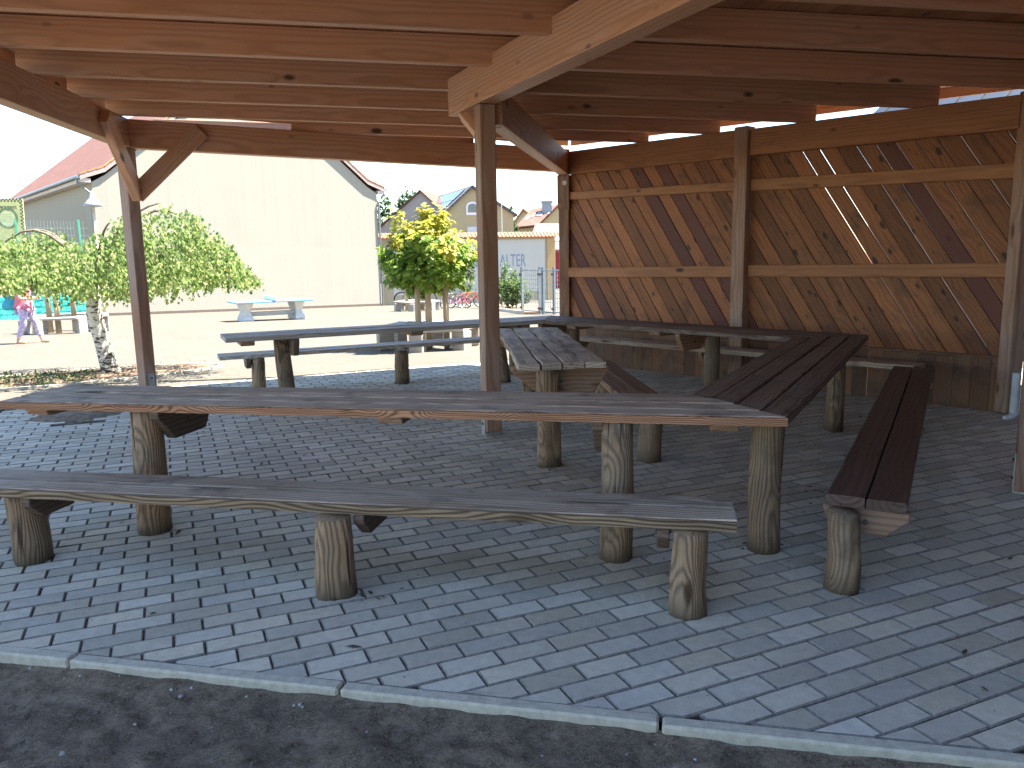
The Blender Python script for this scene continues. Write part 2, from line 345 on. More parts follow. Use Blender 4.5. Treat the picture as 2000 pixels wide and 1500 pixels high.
M_BEIGE = plaster('grey_beige_plaster', (.36, .32, .28), .15)
M_ORANGE = tiles('orange_clay_tiles', (.34, .13, .075), (.40, .17, .10))
M_BROWNT = tiles('brown_clay_tiles', (.15, .07, .05), (.19, .09, .068))
M_REDT = tiles('dull_red_roof', (.36, .13, .13), (.42, .17, .16))
M_GREYT = tiles('dark_grey_tiles', (.10, .10, .11), (.14, .14, .15))
M_MULCH = flat('bark_mulch', (.20, .14, .095), .95, 0, 45, .75, bump=.8)
M_GLASS = flat('window_glass', (.05, .07, .09), .08, 0, 2, .1, .8)
M_SKYL = flat('pale_skylight', (.30, .33, .38), .3, 0, 3, .1, .5)
M_SOLAR = flat('solar_glass', (.05, .07, .11), .15, 0, 3, .1, .9)

# ------------------------------------------------------------------ setting: yard, paving, kerb, soil
PX0, PX1, PY1 = -6.6, 6.6, 11.9
m = MB()
xs = [-220, PX0, PX1, 220]; ys = [-70, 0.3, PY1, 45, 420]
ysub = {0: [-70, 0.3], 1: [0.3, 11, PY1], 2: [PY1, 25, 45], 3: [45, 420]}
for i in range(3):
    for j in range(4):
        if i == 1 and j == 1: continue
        yy = ysub[j]
        for a, b in zip(yy, yy[1:]):
            za = zg(a) - .004; zb = zg(b) - .004
            m.poly([(xs[i], a, za), (xs[i + 1], a, za), (xs[i + 1], b, zb), (xs[i], b, zb)])
struct(m.build('yard', M_YARD))
KD = Vector((.9762, -.2169)).normalized(); KP = Vector((-.647, 2.751)); KN = Vector((-KD.y, KD.x))   # back edge of the kerb, KN into the paving
m = MB()
for a, b in ((0.3, 11), (11, PY1)):
    q = clip([(PX0, a), (PX1, a), (PX1, b), (PX0, b)], (-KN.x, -KN.y), -(KP.dot(KN) - .02)); m.poly([(p[0], p[1], zg(p[1]) - .014) for p in q])
struct(m.build('sand_bed', M_SAND))
ang = .406; eL = Vector((math.cos(ang), math.sin(ang))); nW = Vector((eL.y, -eL.x)); PL = .2373; PW = PL / 2; O1 = Vector((-.8732, 3.2832))
N1, N2, YB1, YB2 = side(1)[0], side(2)[0], 4.55, 5.15
m = MB()
for a, b in ((0.3, 11), (11, PY1)):
    base = clip([(PX0, a), (PX1, a), (PX1, b), (PX0, b)], (-KN.x, -KN.y), -(KP.dot(KN) - .02))
    for q in (clip(base, (-N1.x, -N1.y), -(O.dot(N1) + YB1 + .06)), clip(clip(base, (N1.x, N1.y), O.dot(N1) + YB1 + .06), (-N2.x, -N2.y), -(O.dot(N2) + YB2 + .06))):
        if len(q) >= 3: m.poly([(p[0], p[1], zg(p[1]) - .004) for p in q])
struct(m.build('yard_edge', M_YARD))
m = MB(); GAP = .0026; CH = .006
strip = [(-4.35, 7.55), (-4.15, 7.75), (-4.25, 8.75), (-4.6, 8.7), (-4.95, 7.95)]
def in_poly(p, q):
    ins = False
    for i in range(len(q)):
        a, b = q[i], q[i - 1]
        if (a[1] > p[1]) != (b[1] > p[1]) and p[0] < (b[0] - a[0]) * (p[1] - a[1]) / (b[1] - a[1]) + a[0]: ins = not ins
    return ins
for i in range(-95, 95):
    for j in range(-48, 48):
        base = O1 + eL * (PL * (j + (.5 if i % 2 else 0))) + nW * (PW * i)
        cen = base + eL * PL / 2 + nW * PW / 2
        if cen.x < PX0 - .2 or cen.x > PX1 + .2 or cen.y > PY1 + .2 or cen.y < 1: continue
        if (cen - KP).dot(KN) < -.2: continue
        if in_poly(cen, strip): continue
        if (cen - O).dot(N1) > YB1 or (cen - O).dot(N2) > YB2: continue
        q = [base + eL * GAP + nW * GAP, base + eL * GAP + nW * (PW - GAP), base + eL * (PL - GAP) + nW * (PW - GAP), base + eL * (PL - GAP) + nW * GAP]
        q = [(p.x, p.y) for p in q]
        q = clip(q, (-KN.x, -KN.y), -(KP.dot(KN) + .004))
        for nn, dd in (((1, 0), PX1), ((-1, 0), -PX0), ((0, 1), PY1)): q = clip(q, nn, dd) if q else q
        if len(q) < 3 or abs(area(q)) < .0012: continue
        if area(q) < 0: q = q[::-1]
        c2 = Vector((sum(p[0] for p in q) / len(q), sum(p[1] for p in q) / len(q)))
        tilt = Vector((random.gauss(0, .006), random.gauss(0, .006))); dz = random.gauss(0, .0012)
        inner = []
        for k in range(len(q)):
            a, b, c_ = Vector(q[k - 1]), Vector(q[k]), Vector(q[(k + 1) % len(q)])
            n1 = (b - a).normalized(); n2 = (c_ - b).normalized(); n1 = Vector((-n1.y, n1.x)); n2 = Vector((-n2.y, n2.x))
            bis = n1 + n2; den = max(.5, bis.dot(n1)); inner.append(b + bis * (CH / den))
        n = len(q); b0 = len(m.v); zc = zg(cen.y) + dz
        hz = lambda p: zc + (Vector(p) - c2).dot(tilt)
        m.v += [(p[0], p[1], zc - .02) for p in q] + [(p[0], p[1], hz(p) - CH) for p in q] + [(p.x, p.y, hz(p)) for p in inner]
        for k in range(n):
            k2 = (k + 1) % n
            m.f.append((b0 + k, b0 + k2, b0 + n + k2, b0 + n + k)); m.f.append((b0 + n + k, b0 + n + k2, b0 + 2 * n + k2, b0 + 2 * n + k))
        m.f.append(tuple(b0 + 2 * n + k for k in range(n)))
pv = struct(m.build('pavement', M_PAVER, fixn=False)); pv.data.materials.append(M_PEDGE)
for p in pv.data.polygons: p.material_index = 1 if (len(p.vertices) == 4 and abs(p.normal.z) < .9) else 0

m = MB(); KW = .062                       # kerb stones one metre long with open joints
s0 = (Vector((-1.795, 2.993)) - KP).dot(KD)
for k in range(-4, 7):
    a, b = s0 + 1.2 * 0 + k * 1.17 + .006, s0 + (k + 1) * 1.17 - .006
    j1 = random.gauss(0, .005); j2 = random.gauss(0, .005)
    p = [KP + KD * a + KN * j1, KP + KD * a - KN * (KW - j1), KP + KD * b - KN * (KW - j2), KP + KD * b + KN * j2]
    m.prism([(v.x, v.y) for v in p], -.2, .004)
struct(m.build('kerb', M_KERB, bevel=.008))
m = MB(); NX, NY = 300, 90
def soil_z(x, y, d):
    h = noise.noise((x * 1.7, y * 1.7, 3)) * .045 + noise.noise((x * 5, y * 5, 8)) * .034 + noise.noise((x * 13, y * 13, 1)) * .02 + noise.noise((x * 38, y * 38, 5)) * .009
    return -.040 + h * min(1, .35 + d * 2.5) + .012 * max(0, 1 - d * 9)
for j in range(NY + 1):
    for i in range(NX + 1):
        x = PX0 + (PX1 - PX0) * (i / NX); d = (j / NY) ** 1.6
        yk = KP.y + (x - KP.x) * KD.y / KD.x - KW / KD.x; y = yk + .02 - (yk - .2) * d
        m.v.append((x, y, soil_z(x, y, max(0, yk - y))))
for j in range(NY):
    for i in range(NX): a = j * (NX + 1) + i; m.f.append((a, a + NX + 1, a + NX + 2, a + 1))
struct(m.build('soil', M_SOIL, smooth=True))
m = MB(); mc = MB()
for k in range(420):
    x = random.uniform(-2.6, 1.6); yk = KP.y + (x - KP.x) * KD.y / KD.x - KW / KD.x; d = random.random() ** 1.3 * .9 + .01; y = yk - d
    r = random.choice((.003, .003, .004, .004, .006, .009)) * random.uniform(.7, 1.2); z = soil_z(x, y, d)
    mm = m if random.random() < .3 else mc; b = len(mm.v); rot = random.random() * 6
    pts = [(math.cos(rot + t * 1.047) * r * random.uniform(.7, 1.2), math.sin(rot + t * 1.047) * r * random.uniform(.7, 1.2)) for t in range(6)]
    mm.v += [(x + p[0], y + p[1], z - r * .2) for p in pts] + [(x + p[0] * .7, y + p[1] * .7, z + r * .55) for p in pts]
    for t in range(6): mm.f.append((b + t, b + (t + 1) % 6, b + 6 + (t + 1) % 6, b + 6 + t))
    mm.f.append(tuple(b + 6 + t for t in range(6)))
tag(m.build('pebbles', flat('pale_pebble', (.42, .40, .37), .8, 0, 90, .4)), 'small pale pebbles scattered on the dark soil', 'pebbles', kind='stuff')
tag(mc.build('soil_crumbs', flat('soil_crumb', (.17, .145, .115), .95, 0, 90, .5)), 'dark crumbs of earth lying on the soil', 'soil crumbs', kind='stuff')
m = MB(); m.v = [(0, 0, 0), (.03, .012, .012), (.065, 0, .004), (.03, -.014, .016), (.04, .0, .002)]; m.f = [(0, 4, 1), (1, 4, 2), (0, 3, 4), (3, 2, 4)]
lx, ly = .80, 2.17
tag(m.build('dry_leaf', flat('dry_leaf', (.50, .16, .06), .7), M=Matrix.Translation((lx, ly, -.03)) @ Matrix.Rotation(-.6, 4, 'Z')), 'small orange dry leaf lying on the dark soil', 'leaf')
m = MB()
for k in range(110):
    if k < 70: x, y = random.uniform(-3, 4), random.uniform(2.6, 9)
    else: x, y = random.choice(((-.75, 3.55), (1.3, 4.0), (2.05, 5.0), (-1.25, 6.0), (-2.1, 4.5))); x += random.gauss(0, .09); y += random.gauss(0, .07)
    if (Vector((x, y)) - KP).dot(KN) < .05: continue
    r = random.uniform(.004, .013); a = random.random() * 6.28; e = random.uniform(1, 3.5); b = len(m.v); c_, s_ = math.cos(a), math.sin(a)
    m.v += [(x + c_ * px * r * e - s_ * py * r, y + s_ * px * r * e + c_ * py * r, .004 + pz * r) for px, py, pz in ((-1, 0, 0), (0, -.8, .1), (1, 0, 0), (0, .8, .1), (0, 0, .7))]
    m.f += [(b, b + 1, b + 4), (b + 1, b + 2, b + 4), (b + 2, b + 3, b + 4), (b + 3, b, b + 4)]
tag(m.build('litter', flat('dark_plant_litter', (.07, .055, .04), .95, 0, 60, .5)), 'small dark bits of plant litter scattered on the grey paving', 'litter', kind='stuff')
m = MB()                                   # strip of earth left of the paving
N = 26
for i in range(N + 1):
    t = i / N; c0 = Vector((-4.72, 7.72)).lerp(Vector((-4.3, 8.85)), t)
    for j in range(9):
        u = j / 8 - .5; hw = .52 * math.sin(math.pi * min(1, .08 + t * .9)) ** .5
        x = c0.x + u * hw * 1.7; y = c0.y - u * hw * .6
        m.v.append((x, y, -.012 + .06 * (1 - (2 * u) ** 2) * math.sin(math.pi * t) ** .5 + noise.noise((x * 9, y * 9, 0)) * .02))
for i in range(N):
    for j in range(8): a = i * 9 + j; m.f.append((a, a + 1, a + 10, a + 9))
struct(m.build('earth_strip', M_SOIL, smooth=True))

# ------------------------------------------------------------------ pavilion
pav = thing('pavilion', 'brown glazed timber pavilion with a slatted roof over the paved floor', 'pavilion', (O.x, O.y, 0))
def rz_z(p): return 3.03 - .03 * (Vector((p[0], p[1])) - O).dot(AXU)      # underside of the rafters
BT = .14
def post(p, rz, z0, z1, s=.145, anchor=True):
    M = Matrix.Translation((p.x, p.y, z0)) @ Matrix.Rotation(rz, 4, 'Z'); mb = MB(); mb.box(-s / 2, s / 2, -s / 2, s / 2, 0, z1 - z0)
    o = mb.build('post', W_POST, pav, M, .007)
    if anchor:
        mb = MB()
        for sg in (-1, 1): mb.box(sg * (s / 2 + .004) - .004, sg * (s / 2 + .004) + .004, -.04, .04, -z0, .24)
        mb.box(-s / 2, s / 2, -.05, .05, -z0, -.004)
        mb2 = mb.build('post_anchor', M_STEEL, o, M, .001)
        for sg in (-1, 1):
            for zz in (.07, .19): mb = MB(); mb.tube([(sg * (s / 2 + .006), 0, zz), (sg * (s / 2 + .018), 0, zz)], .011, 6); mb.build('bolt', M_DARK, o, M)
    return o
DOWN = R_(PHI)
OC = O + Vector((-.055, 0))
post(OC, R_(22), .035, 2.80, .142)
post(VA, R_(PHI + 144), .035, 2.82)
pD = post(VD, R_(PHI + 72), .035, 2.76)
post(VF - AXU * .02, R_(PHI), .02, 2.92, anchor=False)
post((VD + VF) / 2 - side(0)[0] * .02, R_(PHI + 36), .02, 2.96, .17, anchor=False)
G_ = (VF + VN) / 2
post(G_ + Vector((.03, -.02)), R_(PHI + 36 + 288), .02, 2.9)
post(VL, R_(PHI + 216), .035, 2.82); post(VN + Vector((.10, .0)), R_(PHI + 288), .035, 2.82)
# ring beams
def ring(k, a, b, z0a, z0b, h, ext=(.08, .08)):
    d = (b - a).normalized(); return beam('beam', v3(a - d * ext[0], z0a), v3(b + d * ext[1], z0b), BT, h, W_BEAM, pav)
ring(1, VA, VD, 2.822, 2.70, .31, (-.03, .05))
ring(2, VA, VL, 2.825, 2.825, .31, (.09, .1))
ring(3, VL, VN, 2.82, 2.78, .31)
ring(4, VN, VF, 2.74, 2.62, .29)
n0, t0 = side(0)
pE = (VD + VF) / 2
dDF = (VF - VD).normalized()
beam('beam', v3(VD + dDF * .09, 2.662), v3(pE - dDF * .09, 2.632), .12, .305, W_RAIL, pav)
beam('beam', v3(pE + dDF * .09, 2.632), v3(VF - dDF * .09, 2.60), .12, .295, W_RAIL, pav)
bd = (VN - O).normalized()
beam('beam', v3(OC - bd * .62, 2.80), v3(VN - Vector((.055, 0)), 2.83), .17, .32, W_BEAM, pav)
cd = (VD - O).normalized()
beam('beam', v3(O + cd * .1, 2.655), v3(VD - cd * .05, 2.66), .15, .30, W_BEAM, pav)
# braces
def brace(p, d, nrm, z0, z1, dist, w=.11, h=.15, start=.06):
    a = v3(p + d * start + nrm * .0, z0); b = v3(p + d * dist, z1)
    M, L = frame(a, b, v3(nrm, 0)); mb = MB(); mb.box(0, L, -h / 2, h / 2, -w / 2, w / 2)
    return mb.build('brace', W_BEAM, pav, M, .006)
dAD = (VD - VA).normalized(); dAL = (VL - VA).normalized()
nA1 = -side(1)[0]; nA2 = -side(2)[0]
brace(VA + nA1 * .11, dAD, nA1, 2.30, 3.03, .80, .09, .19)
brace(VA + nA2 * .11, dAL, nA2, 2.30, 3.03, .86, .09, .19)
brace(OC, -bd, AXV, 2.56, 2.81, .46, .12, .10, .05)
# corbel on the back post
nC = -(VD - O).normalized(); tC = Vector((-nC.y, nC.x))
mb = MB(); mb.extrude([(-.085, -.085, 2.66), (-.085, -.085, 2.22), (-.085, -.0, 2.14), (-.085, .085, 2.14), (-.085, .085, 2.66)], (-.06, 0, 0))
Mx = Matrix(((tC.x, nC.x, 0, VD.x), (tC.y, nC.y, 0, VD.y), (0, 0, 1, 0), (0, 0, 0, 1)))
cb = MB(); cb.extrude([(-.084, .082, 2.655), (-.084, .12, 2.655), (-.084, .12, 2.28), (-.084, .082, 2.18)], (.168, 0, 0))
co_ = cb.build('corbel', W_POST, pav, Mx, .005)
mb = MB(); mb.torus((.02, .123, 2.545), (0, 1, 0), .026, .008, 14, 6); mb.tube([(.02, .119, 2.545), (.02, .128, 2.545)], .022, 10); mb.build('bolt_cap', M_WHITE, co_, Mx)
# rafters
def hit(p, d, k, off):                    # distance along d from p to side k at apothem AP+off
    n, _ = side(k); return (AP + off - (p - O).dot(n)) / n.dot(d)
for v_ in (4.2, 3.45, 2.6, 1.64, .64, -.33, -1.28, -2.23, -3.18, -4.05):
    p = O + AXV * v_
    t1 = min(x for x in (hit(p, AXU, k, .10) for k in (0, 1, 3, 4)) if x > 0)
    t0_ = min(x for x in (hit(p, -AXU, k, .09) for k in (1, 2, 3)) if x > 0)
    a = p - AXU * t0_; b = p + AXU * t1
    beam('rafter', v3(a, rz_z(a)), v3(b, rz_z(b)), .085, .215, W_RAFT, pav, bevel=.004)
# deck boards across the rafters, felt, fascia
OH = [.34, .30, .24, .22, .75]  # front right overhang stretched to keep the sun off the floor
def penta(extra=0):
    poly = [(-40, -40), (40, -40), (40, 40), (-40, 40)]
    for k in range(5):
        n, _ = side(k); poly = clip(poly, (n.x, n.y), (O.dot(n) + AP + OH[k] + extra))
    return poly
roof_poly = penta()
mb = MB(); u0 = -6.0
Mr = Matrix(((AXV.x, AXU.x, 0, O.x), (AXV.y, AXU.y, 0, O.y), (0, 0, -1, 0), (0, 0, 0, 1)))    # local x along boards
Mri = Mr.inverted()
while u0 < 6.5:
    q = clip(roof_poly, (AXU.x, AXU.y), O.dot(AXU) + u0 + .128); q = clip(q, (-AXU.x, -AXU.y), -(O.dot(AXU) + u0)) if q else q
    if len(q) >= 3 and abs(area(q)) > .002:
        tmp = MB(); tmp.prism(q, lambda p: rz_z(p) + .219, lambda p: rz_z(p) + .241); b = len(mb.v)
        mb.v += [tuple(Mri @ Vector(v)) for v in tmp.v]; mb.f += [tuple(b + i for i in f) for f in tmp.f]
    u0 += .1305
mb.build('roof_deck', W_DECK, pav, Mr)
mb = MB(); mb.prism(penta(.02), lambda p: rz_z(p) + .246, lambda p: rz_z(p) + .258); mb.build('roofing', M_ROOFING, pav)
rp = [Vector(p) for p in penta(.0)]
for i in range(5):
    a, b = rp[i], rp[(i + 1) % 5]
    d = (b - a).normalized()
    beam('fascia', v3(a + d * .03, rz_z(a) + .125), v3(b - d * .03, rz_z(b) + .125), .024, .115, W_BEAM, pav, bevel=.003)
# board wall between the back and the right corner
wall = thing('board_wall', 'wooden wall of diagonal brown boards between three posts of the pavilion', 'wooden wall', v3((VD + VF) / 2, 0))
Mw = Matrix(((dDF.x, -n0.x, 0, VD.x), (dDF.y, -n0.y, 0, VD.y), (0, 0, 1, 0), (0, 0, 0, 1)))      # local x from back post to right post, y inwards
LW = (VF - VD).length
def in_wall(x): return .09 < x < LW - .1
bw = .163; hs = bw / math.sin(R_(56)); tn = math.tan(R_(56))
Mb = Mw @ Matrix.Translation((-1.6, -.03, 2.66)) @ Matrix.Rotation(R_(56), 4, 'Y')     # local x runs down the boards
Mbi = Mb.inverted(); mb = MB(); x = -1.6; z0w, z1w = .535, 2.66
while x < LW + .2:
    fr = max(0, (x + .9) / LW)
    g1 = random.uniform(.003, .005) + (random.choice((.0, .0, .003, .007)) if fr > .75 else 0); g2 = random.uniform(.003, .005) + (random.choice((0, 0, .003, .007)) if fr > .75 else 0)
    dx = (z1w - z0w) / tn                # x = crossing at z1w
    q = [(x + g1, z1w), (x + hs, z1w), (x + hs + dx, z0w), (x + g2 + dx, z0w)]
    q = clip(q, (-1, 0), -.06); q = clip(q, (1, 0), LW - .06) if q else q
    if len(q) >= 3 and abs(area(q)) > .002:
        if area(q) < 0: q = q[::-1]
        inner = []
        for k in range(len(q)):
            a, b_, c_ = Vector(q[k - 1]), Vector(q[k]), Vector(q[(k + 1) % len(q)]); n1 = (b_ - a).normalized(); n2 = (c_ - b_).normalized(); n1 = Vector((-n1.y, n1.x)); n2 = Vector((-n2.y, n2.x)); bis = n1 + n2; inner.append(b_ + bis * (.007 / max(.5, bis.dot(n1))))
        yb = random.uniform(-.003, .003); b = len(mb.v); n = len(q)
        lay = [(p[0], -.052 + yb, p[1]) for p in q] + [(p[0], -.037 + yb, p[1]) for p in q] + [(p.x, -.028 + yb, p.y) for p in inner]
        mb.v += [tuple(Mbi @ Mw @ Vector(v)) for v in lay]; mb.f += [tuple(b + i for i in range(n)), tuple(b + 2 * n + i for i in range(n))]
        for l_ in range(2):
            for k in range(n): mb.f.append((b + l_ * n + k, b + l_ * n + (k + 1) % n, b + (l_ + 1) * n + (k + 1) % n, b + (l_ + 1) * n + k))
    x += hs
db = mb.build('diagonal_boarding', W_BOARD, wall, Mb)
mb = MB(); x = .06
Ml = Mw @ Matrix.Rotation(R_(-90), 4, 'Y'); Mli = Ml.inverted()
while x < LW - .1:
    g = random.choice((.003, .004, .005)) if x < 4 else random.choice((.004, .004, .007))
    wv = .166; b = len(mb.v); tmp = MB(); yb = random.uniform(0, .003); zb = random.uniform(-.02, .0)
    tmp.box(x + g, min(x + wv, LW - .07), -.05 + yb, -.028 + yb, zb, .522)
    mb.v += [tuple(Mli @ Mw @ Vector(v)) for v in tmp.v]; mb.f += [tuple(b + i for i in f) for f in tmp.f]; x += wv
mb.build('low_boarding', W_LOW, wall, Ml)
beam('sill_strip', Mw @ Vector((.06, -.018, .512)), Mw @ Vector((LW - .08, -.018, .512)), .03, .03, W_LOW, wall)
xe = LW / 2
for (xa, xb, za, zb, hh) in ((.09, xe - .09, 1.235, 1.255, .135), (xe + .09, LW - .09, 1.262, 1.278, .137), (.09, xe - .09, 2.315, 2.255, .105), (xe + .09, LW - .09, 2.24, 2.175, .13), ):
    beam('wall_rail', Mw @ Vector((xa, .0, za)), Mw @ Vector((xb, .0, zb)), .05, hh, W_RAIL, wall)
# drain pipe behind the right corner post
mb = MB(); mb.tube([(0, 0, .03), (0, 0, .42)], .034, 14); mb.tube([(0, 0, .03), (-.05, -.03, .012), (-.11, -.05, .012)], [.034, .032, .022], 10)
pp = at(1980, 795, 7.12); tag(mb.build('drain_pipe', flat('pale_blue_pipe', (.62, .68, .72), .4), M=Matrix.Translation((pp.x, pp.y, 0))), 'short pale blue drain pipe standing beside the right corner post', 'pipe')

# ------------------------------------------------------------------ tables and benches
def side_frame(k):                      # local x along side, y outwards, origin at the middle of the side on the centre line
    n, t = side(k); return Matrix(((-t.x, n.x, 0, O.x), (-t.y, n.y, 0, O.y), (0, 0, 1, 0), (0, 0, 0, 1)))
def plank_top(poly_fn, y0, y1, n, x0, x1, zb, zt, gap=.007, wav=.004):
    """planks along x between y0..y1; poly_fn(y, end) gives the x end at that y"""
    mb = MB(); wv = (y1 - y0) / n
    for i in range(n):
        a = y0 + wv * i + gap / 2; b = y0 + wv * (i + 1) - gap / 2
        xa0, xb0, xa1, xb1 = poly_fn(a, 0), poly_fn(b, 0), poly_fn(a, 1), poly_fn(b, 1)
        nseg = max(6, int(abs(xa1 - xa0) / .16)); off = random.random() * 50; dz = random.gauss(0, .0025)
        rows = []
        for s in range(nseg + 1):
            t = s / nseg
            wa = noise.noise((t * nseg * .5 + off, 1, i)) * wav; wb = noise.noise((t * nseg * .5 + off, 9, i)) * wav; cu = noise.noise((t * 3 + off, 5, 0)) * .003
            xa = xa0 + (xa1 - xa0) * t; xb = xb0 + (xb1 - xb0) * t; c = .006
            pts = [(xa, a + wa, zb), (xb, b + wb, zb), (xb, b + wb, zt - c + dz), (xb + (xa - xb) * .05, b + wb - c, zt + dz + cu), (xa + (xb - xa) * .05, a + wa + c, zt + dz + cu), (xa, a + wa, zt - c + dz)]
            rows.append(len(mb.v)); mb.v += pts
        for r0, r1 in zip(rows, rows[1:]):
            for k in range(6): mb.f.append((r0 + k, r0 + (k + 1) % 6, r1 + (k + 1) % 6, r1 + k))
        mb.f.append(tuple(rows[0] + k for k in range(6))); mb.f.append(tuple(rows[-1] + k for k in range(6)))
    return mb
def leg(parent, p, h, r=.082, lean=(0, 0), name='leg', nick=None):
    mb = MB(); n = 16; prof = []; sd_ = random.random() * 99; nz = 9
    flat_a = random.random() * 6.28
    for i in range(nz + 1):
        t = i / nz; z = -.02 + (h + .02) * t; rr = r * (1.08 - .12 * t + .05 * noise.noise((t * 2.5, sd_, 0)))
        if t > .93: rr *= .985
        cx = lean[0] * t + .012 * noise.noise((t * 1.5, sd_, 7)); cy = lean[1] * t + .012 * noise.noise((t * 1.5, sd_, 17))
        for k in range(n):
            a = 2 * math.pi * k / n; q = rr * (1 + .07 * noise.noise((math.cos(a) * 1.3, math.sin(a) * 1.3, sd_ + t * .9)))
            dfl = math.cos(a - flat_a)
            if dfl > .75: q *= .75 / dfl * 1.02
            mb.v.append((cx + q * math.cos(a), cy + q * math.sin(a), z))
    for i in range(nz):
        for k in range(n): mb.f.append((i * n + k, i * n + (k + 1) % n, (i + 1) * n + (k + 1) % n, (i + 1) * n + k))
    mb.f.append(tuple(range(n))[::-1]); mb.f.append(tuple(nz * n + k for k in range(n)))
    return mb.build(name, W_LEG, parent, Matrix.Translation((p[0], p[1], 0)), smooth=True)
def cleat(parent, M, x, ya, yb, ztop, h, th=.06, skew=.14, bolt=True, mat=None):
    """board on edge across the planks (local y), slanted ends"""
    s = min(skew, (yb - ya) * .3)
    mb = MB(); mb.extrude([(ya, 0, ztop), (ya + .0, 0, ztop - .035), (ya + s * .55, 0, ztop - h), (yb - s * .9, 0, ztop - h), (yb, 0, ztop - .04), (yb, 0, ztop)], (0, th, 0))
    L = M @ Matrix(((0, 1, 0, x - th / 2), (1, 0, 0, 0), (0, 0, 1, 0), (0, 0, 0, 1)))
    o = mb.build('cleat', mat or W_CLEAT, parent, L, .005)
    if bolt:
        ym = (ya + yb) / 2
        for yy in (-.004, th + .004): mb = MB(); mb.tube([(ym, yy - .004, ztop - h * .55), (ym, yy + .004, ztop - h * .55)], .013, 8); mb.build('bolt', M_DARK, o, L)
    return o
T36 = math.tan(R_(36)); RI, RO, ZT, ZB = 2.19, 2.80, .784, .738
def lx(k, p):                           # local coordinates of a world xy on side k
    q = side_frame(k).inverted() @ Vector((p[0], p[1], 0)); return q.x, q.y
def table(name, label, k, end0, end1, legs, battens=(), ri=RI, ro=RO, np_=4, edge=True, top=None):
    M = side_frame(k); mid = M @ Vector(((0, (ri + ro) / 2, 0))); th = thing('picnic_table', label, 'table', (mid.x, mid.y, 0))
    f = lambda y, e: (end0(y), end1(y))[e]
    # outer plank has a bright sawn edge of its own
    pt_ = plank_top(f, ri, ro, np_, 0, 0, ZB, ZT, .012); pt_.build('tabletop', top or W_TOP, th, centred(pt_, M))
    if edge:
        e0, e1 = end0(ro), end1(ro); mb = MB(); ns = 40
        for i in range(ns + 1):
            x = e0 + (e1 - e0) * i / ns; wv = .003 * noise.noise((x * 1.3, k, 2))
            b = len(mb.v); mb.v += [(x, ro - .002, ZB - .002), (x, ro + .008 + wv, ZB), (x, ro + .008 + wv, ZT - .007), (x, ro - .002, ZT - .004)]
            if i:
                for q in range(4): mb.f.append((b - 4 + q, b - 4 + (q + 1) % 4, b + (q + 1) % 4, b + q))
        mb.f.append((0, 1, 2, 3)); mb.f.append(tuple(len(mb.v) - 4 + q for q in range(4))); mb.build('sawn_edge', W_EDGE, th, centred(mb, M))
    for (p, r, lean, cl) in legs:
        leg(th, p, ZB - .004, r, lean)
        if cl:
            x, y = lx(k, (p[0] + lean[0], p[1] + lean[1])); cleat(th, M, x + cl * (r + .022), ri + .03, ro - .03, ZB - .003, .19, .06, .2, True, W_CLEATD if k in (1, 3) else W_CLEAT)
    for x in battens: cleat(th, M, x, ri + .06, ro - .06, ZB - .003, .05, .14, .05, False)
    return th
mit = lambda s: (lambda y: s * y * T36 - s * .002)
const = lambda v, sl=0: (lambda y: v + sl * (y - RI))
# side 3: front, 4: right front, 0: along the wall, 1: back
xl0 = lx(3, (-2.895, 5.253))[0]; xl1 = lx(3, (-2.995, 4.568))[0]
s3 = 1 if lx(3, VN)[0] > 0 else -1
endL = (lambda y: xl0 + (xl1 - xl0) * (y - RI) / (RO - RI))
def ends(k, free=None):
    return mit(-1), mit(1)
sg = s3
l1 = (-2.13, 4.48); l2 = (.525, 3.93); l3 = (1.325, 4.01)
lo, hi = (endL, mit(1)) if sg > 0 else (mit(-1), endL)
xb1 = lx(3, (-2.75, 4.85))[0]; xb2 = lx(3, (-.62, 4.35))[0]; xb3 = lx(3, (1.08, 3.98))[0]
table('t1', 'long front picnic table nearest the camera with an orange striped sawn edge', 3, lo, hi, [(l1, .088, (.0, 0), sg * 1), (l2, .082, (.015, 0), -sg * 1)], (xb1, xb2, xb3))
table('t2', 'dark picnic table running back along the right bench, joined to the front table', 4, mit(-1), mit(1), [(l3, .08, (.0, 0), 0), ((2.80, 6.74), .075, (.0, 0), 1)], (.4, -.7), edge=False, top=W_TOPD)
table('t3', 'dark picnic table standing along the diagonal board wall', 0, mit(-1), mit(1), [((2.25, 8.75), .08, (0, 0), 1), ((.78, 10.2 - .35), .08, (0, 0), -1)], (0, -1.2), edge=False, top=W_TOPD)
xr0 = lx(1, (-2.901, 7.987))[0]; xr1 = lx(1, (-3.194, 8.62))[0]
endA = (lambda y: xr0 + (xr1 - xr0) * (y - RI) / (RO - RI))
sA = 1 if lx(1, VD)[0] > 0 else -1
lo, hi = (endA, mit(1)) if sA > 0 else (mit(-1), endA)
table('t4', 'grey picnic table, coloured yard-lit, at the open back edge before the yard', 1, lo, hi, [((-2.48, 8.62), .085, (-.05, 0), sA * 1), ((-.1, 9.75), .085, (-.09, .02), sA * 1)], (lx(1, (-2.85, 8.4))[0], lx(1, (.1, 9.6))[0], lx(1, (-1.2, 9.2))[0]), edge=False, top=W_TOPLIT)
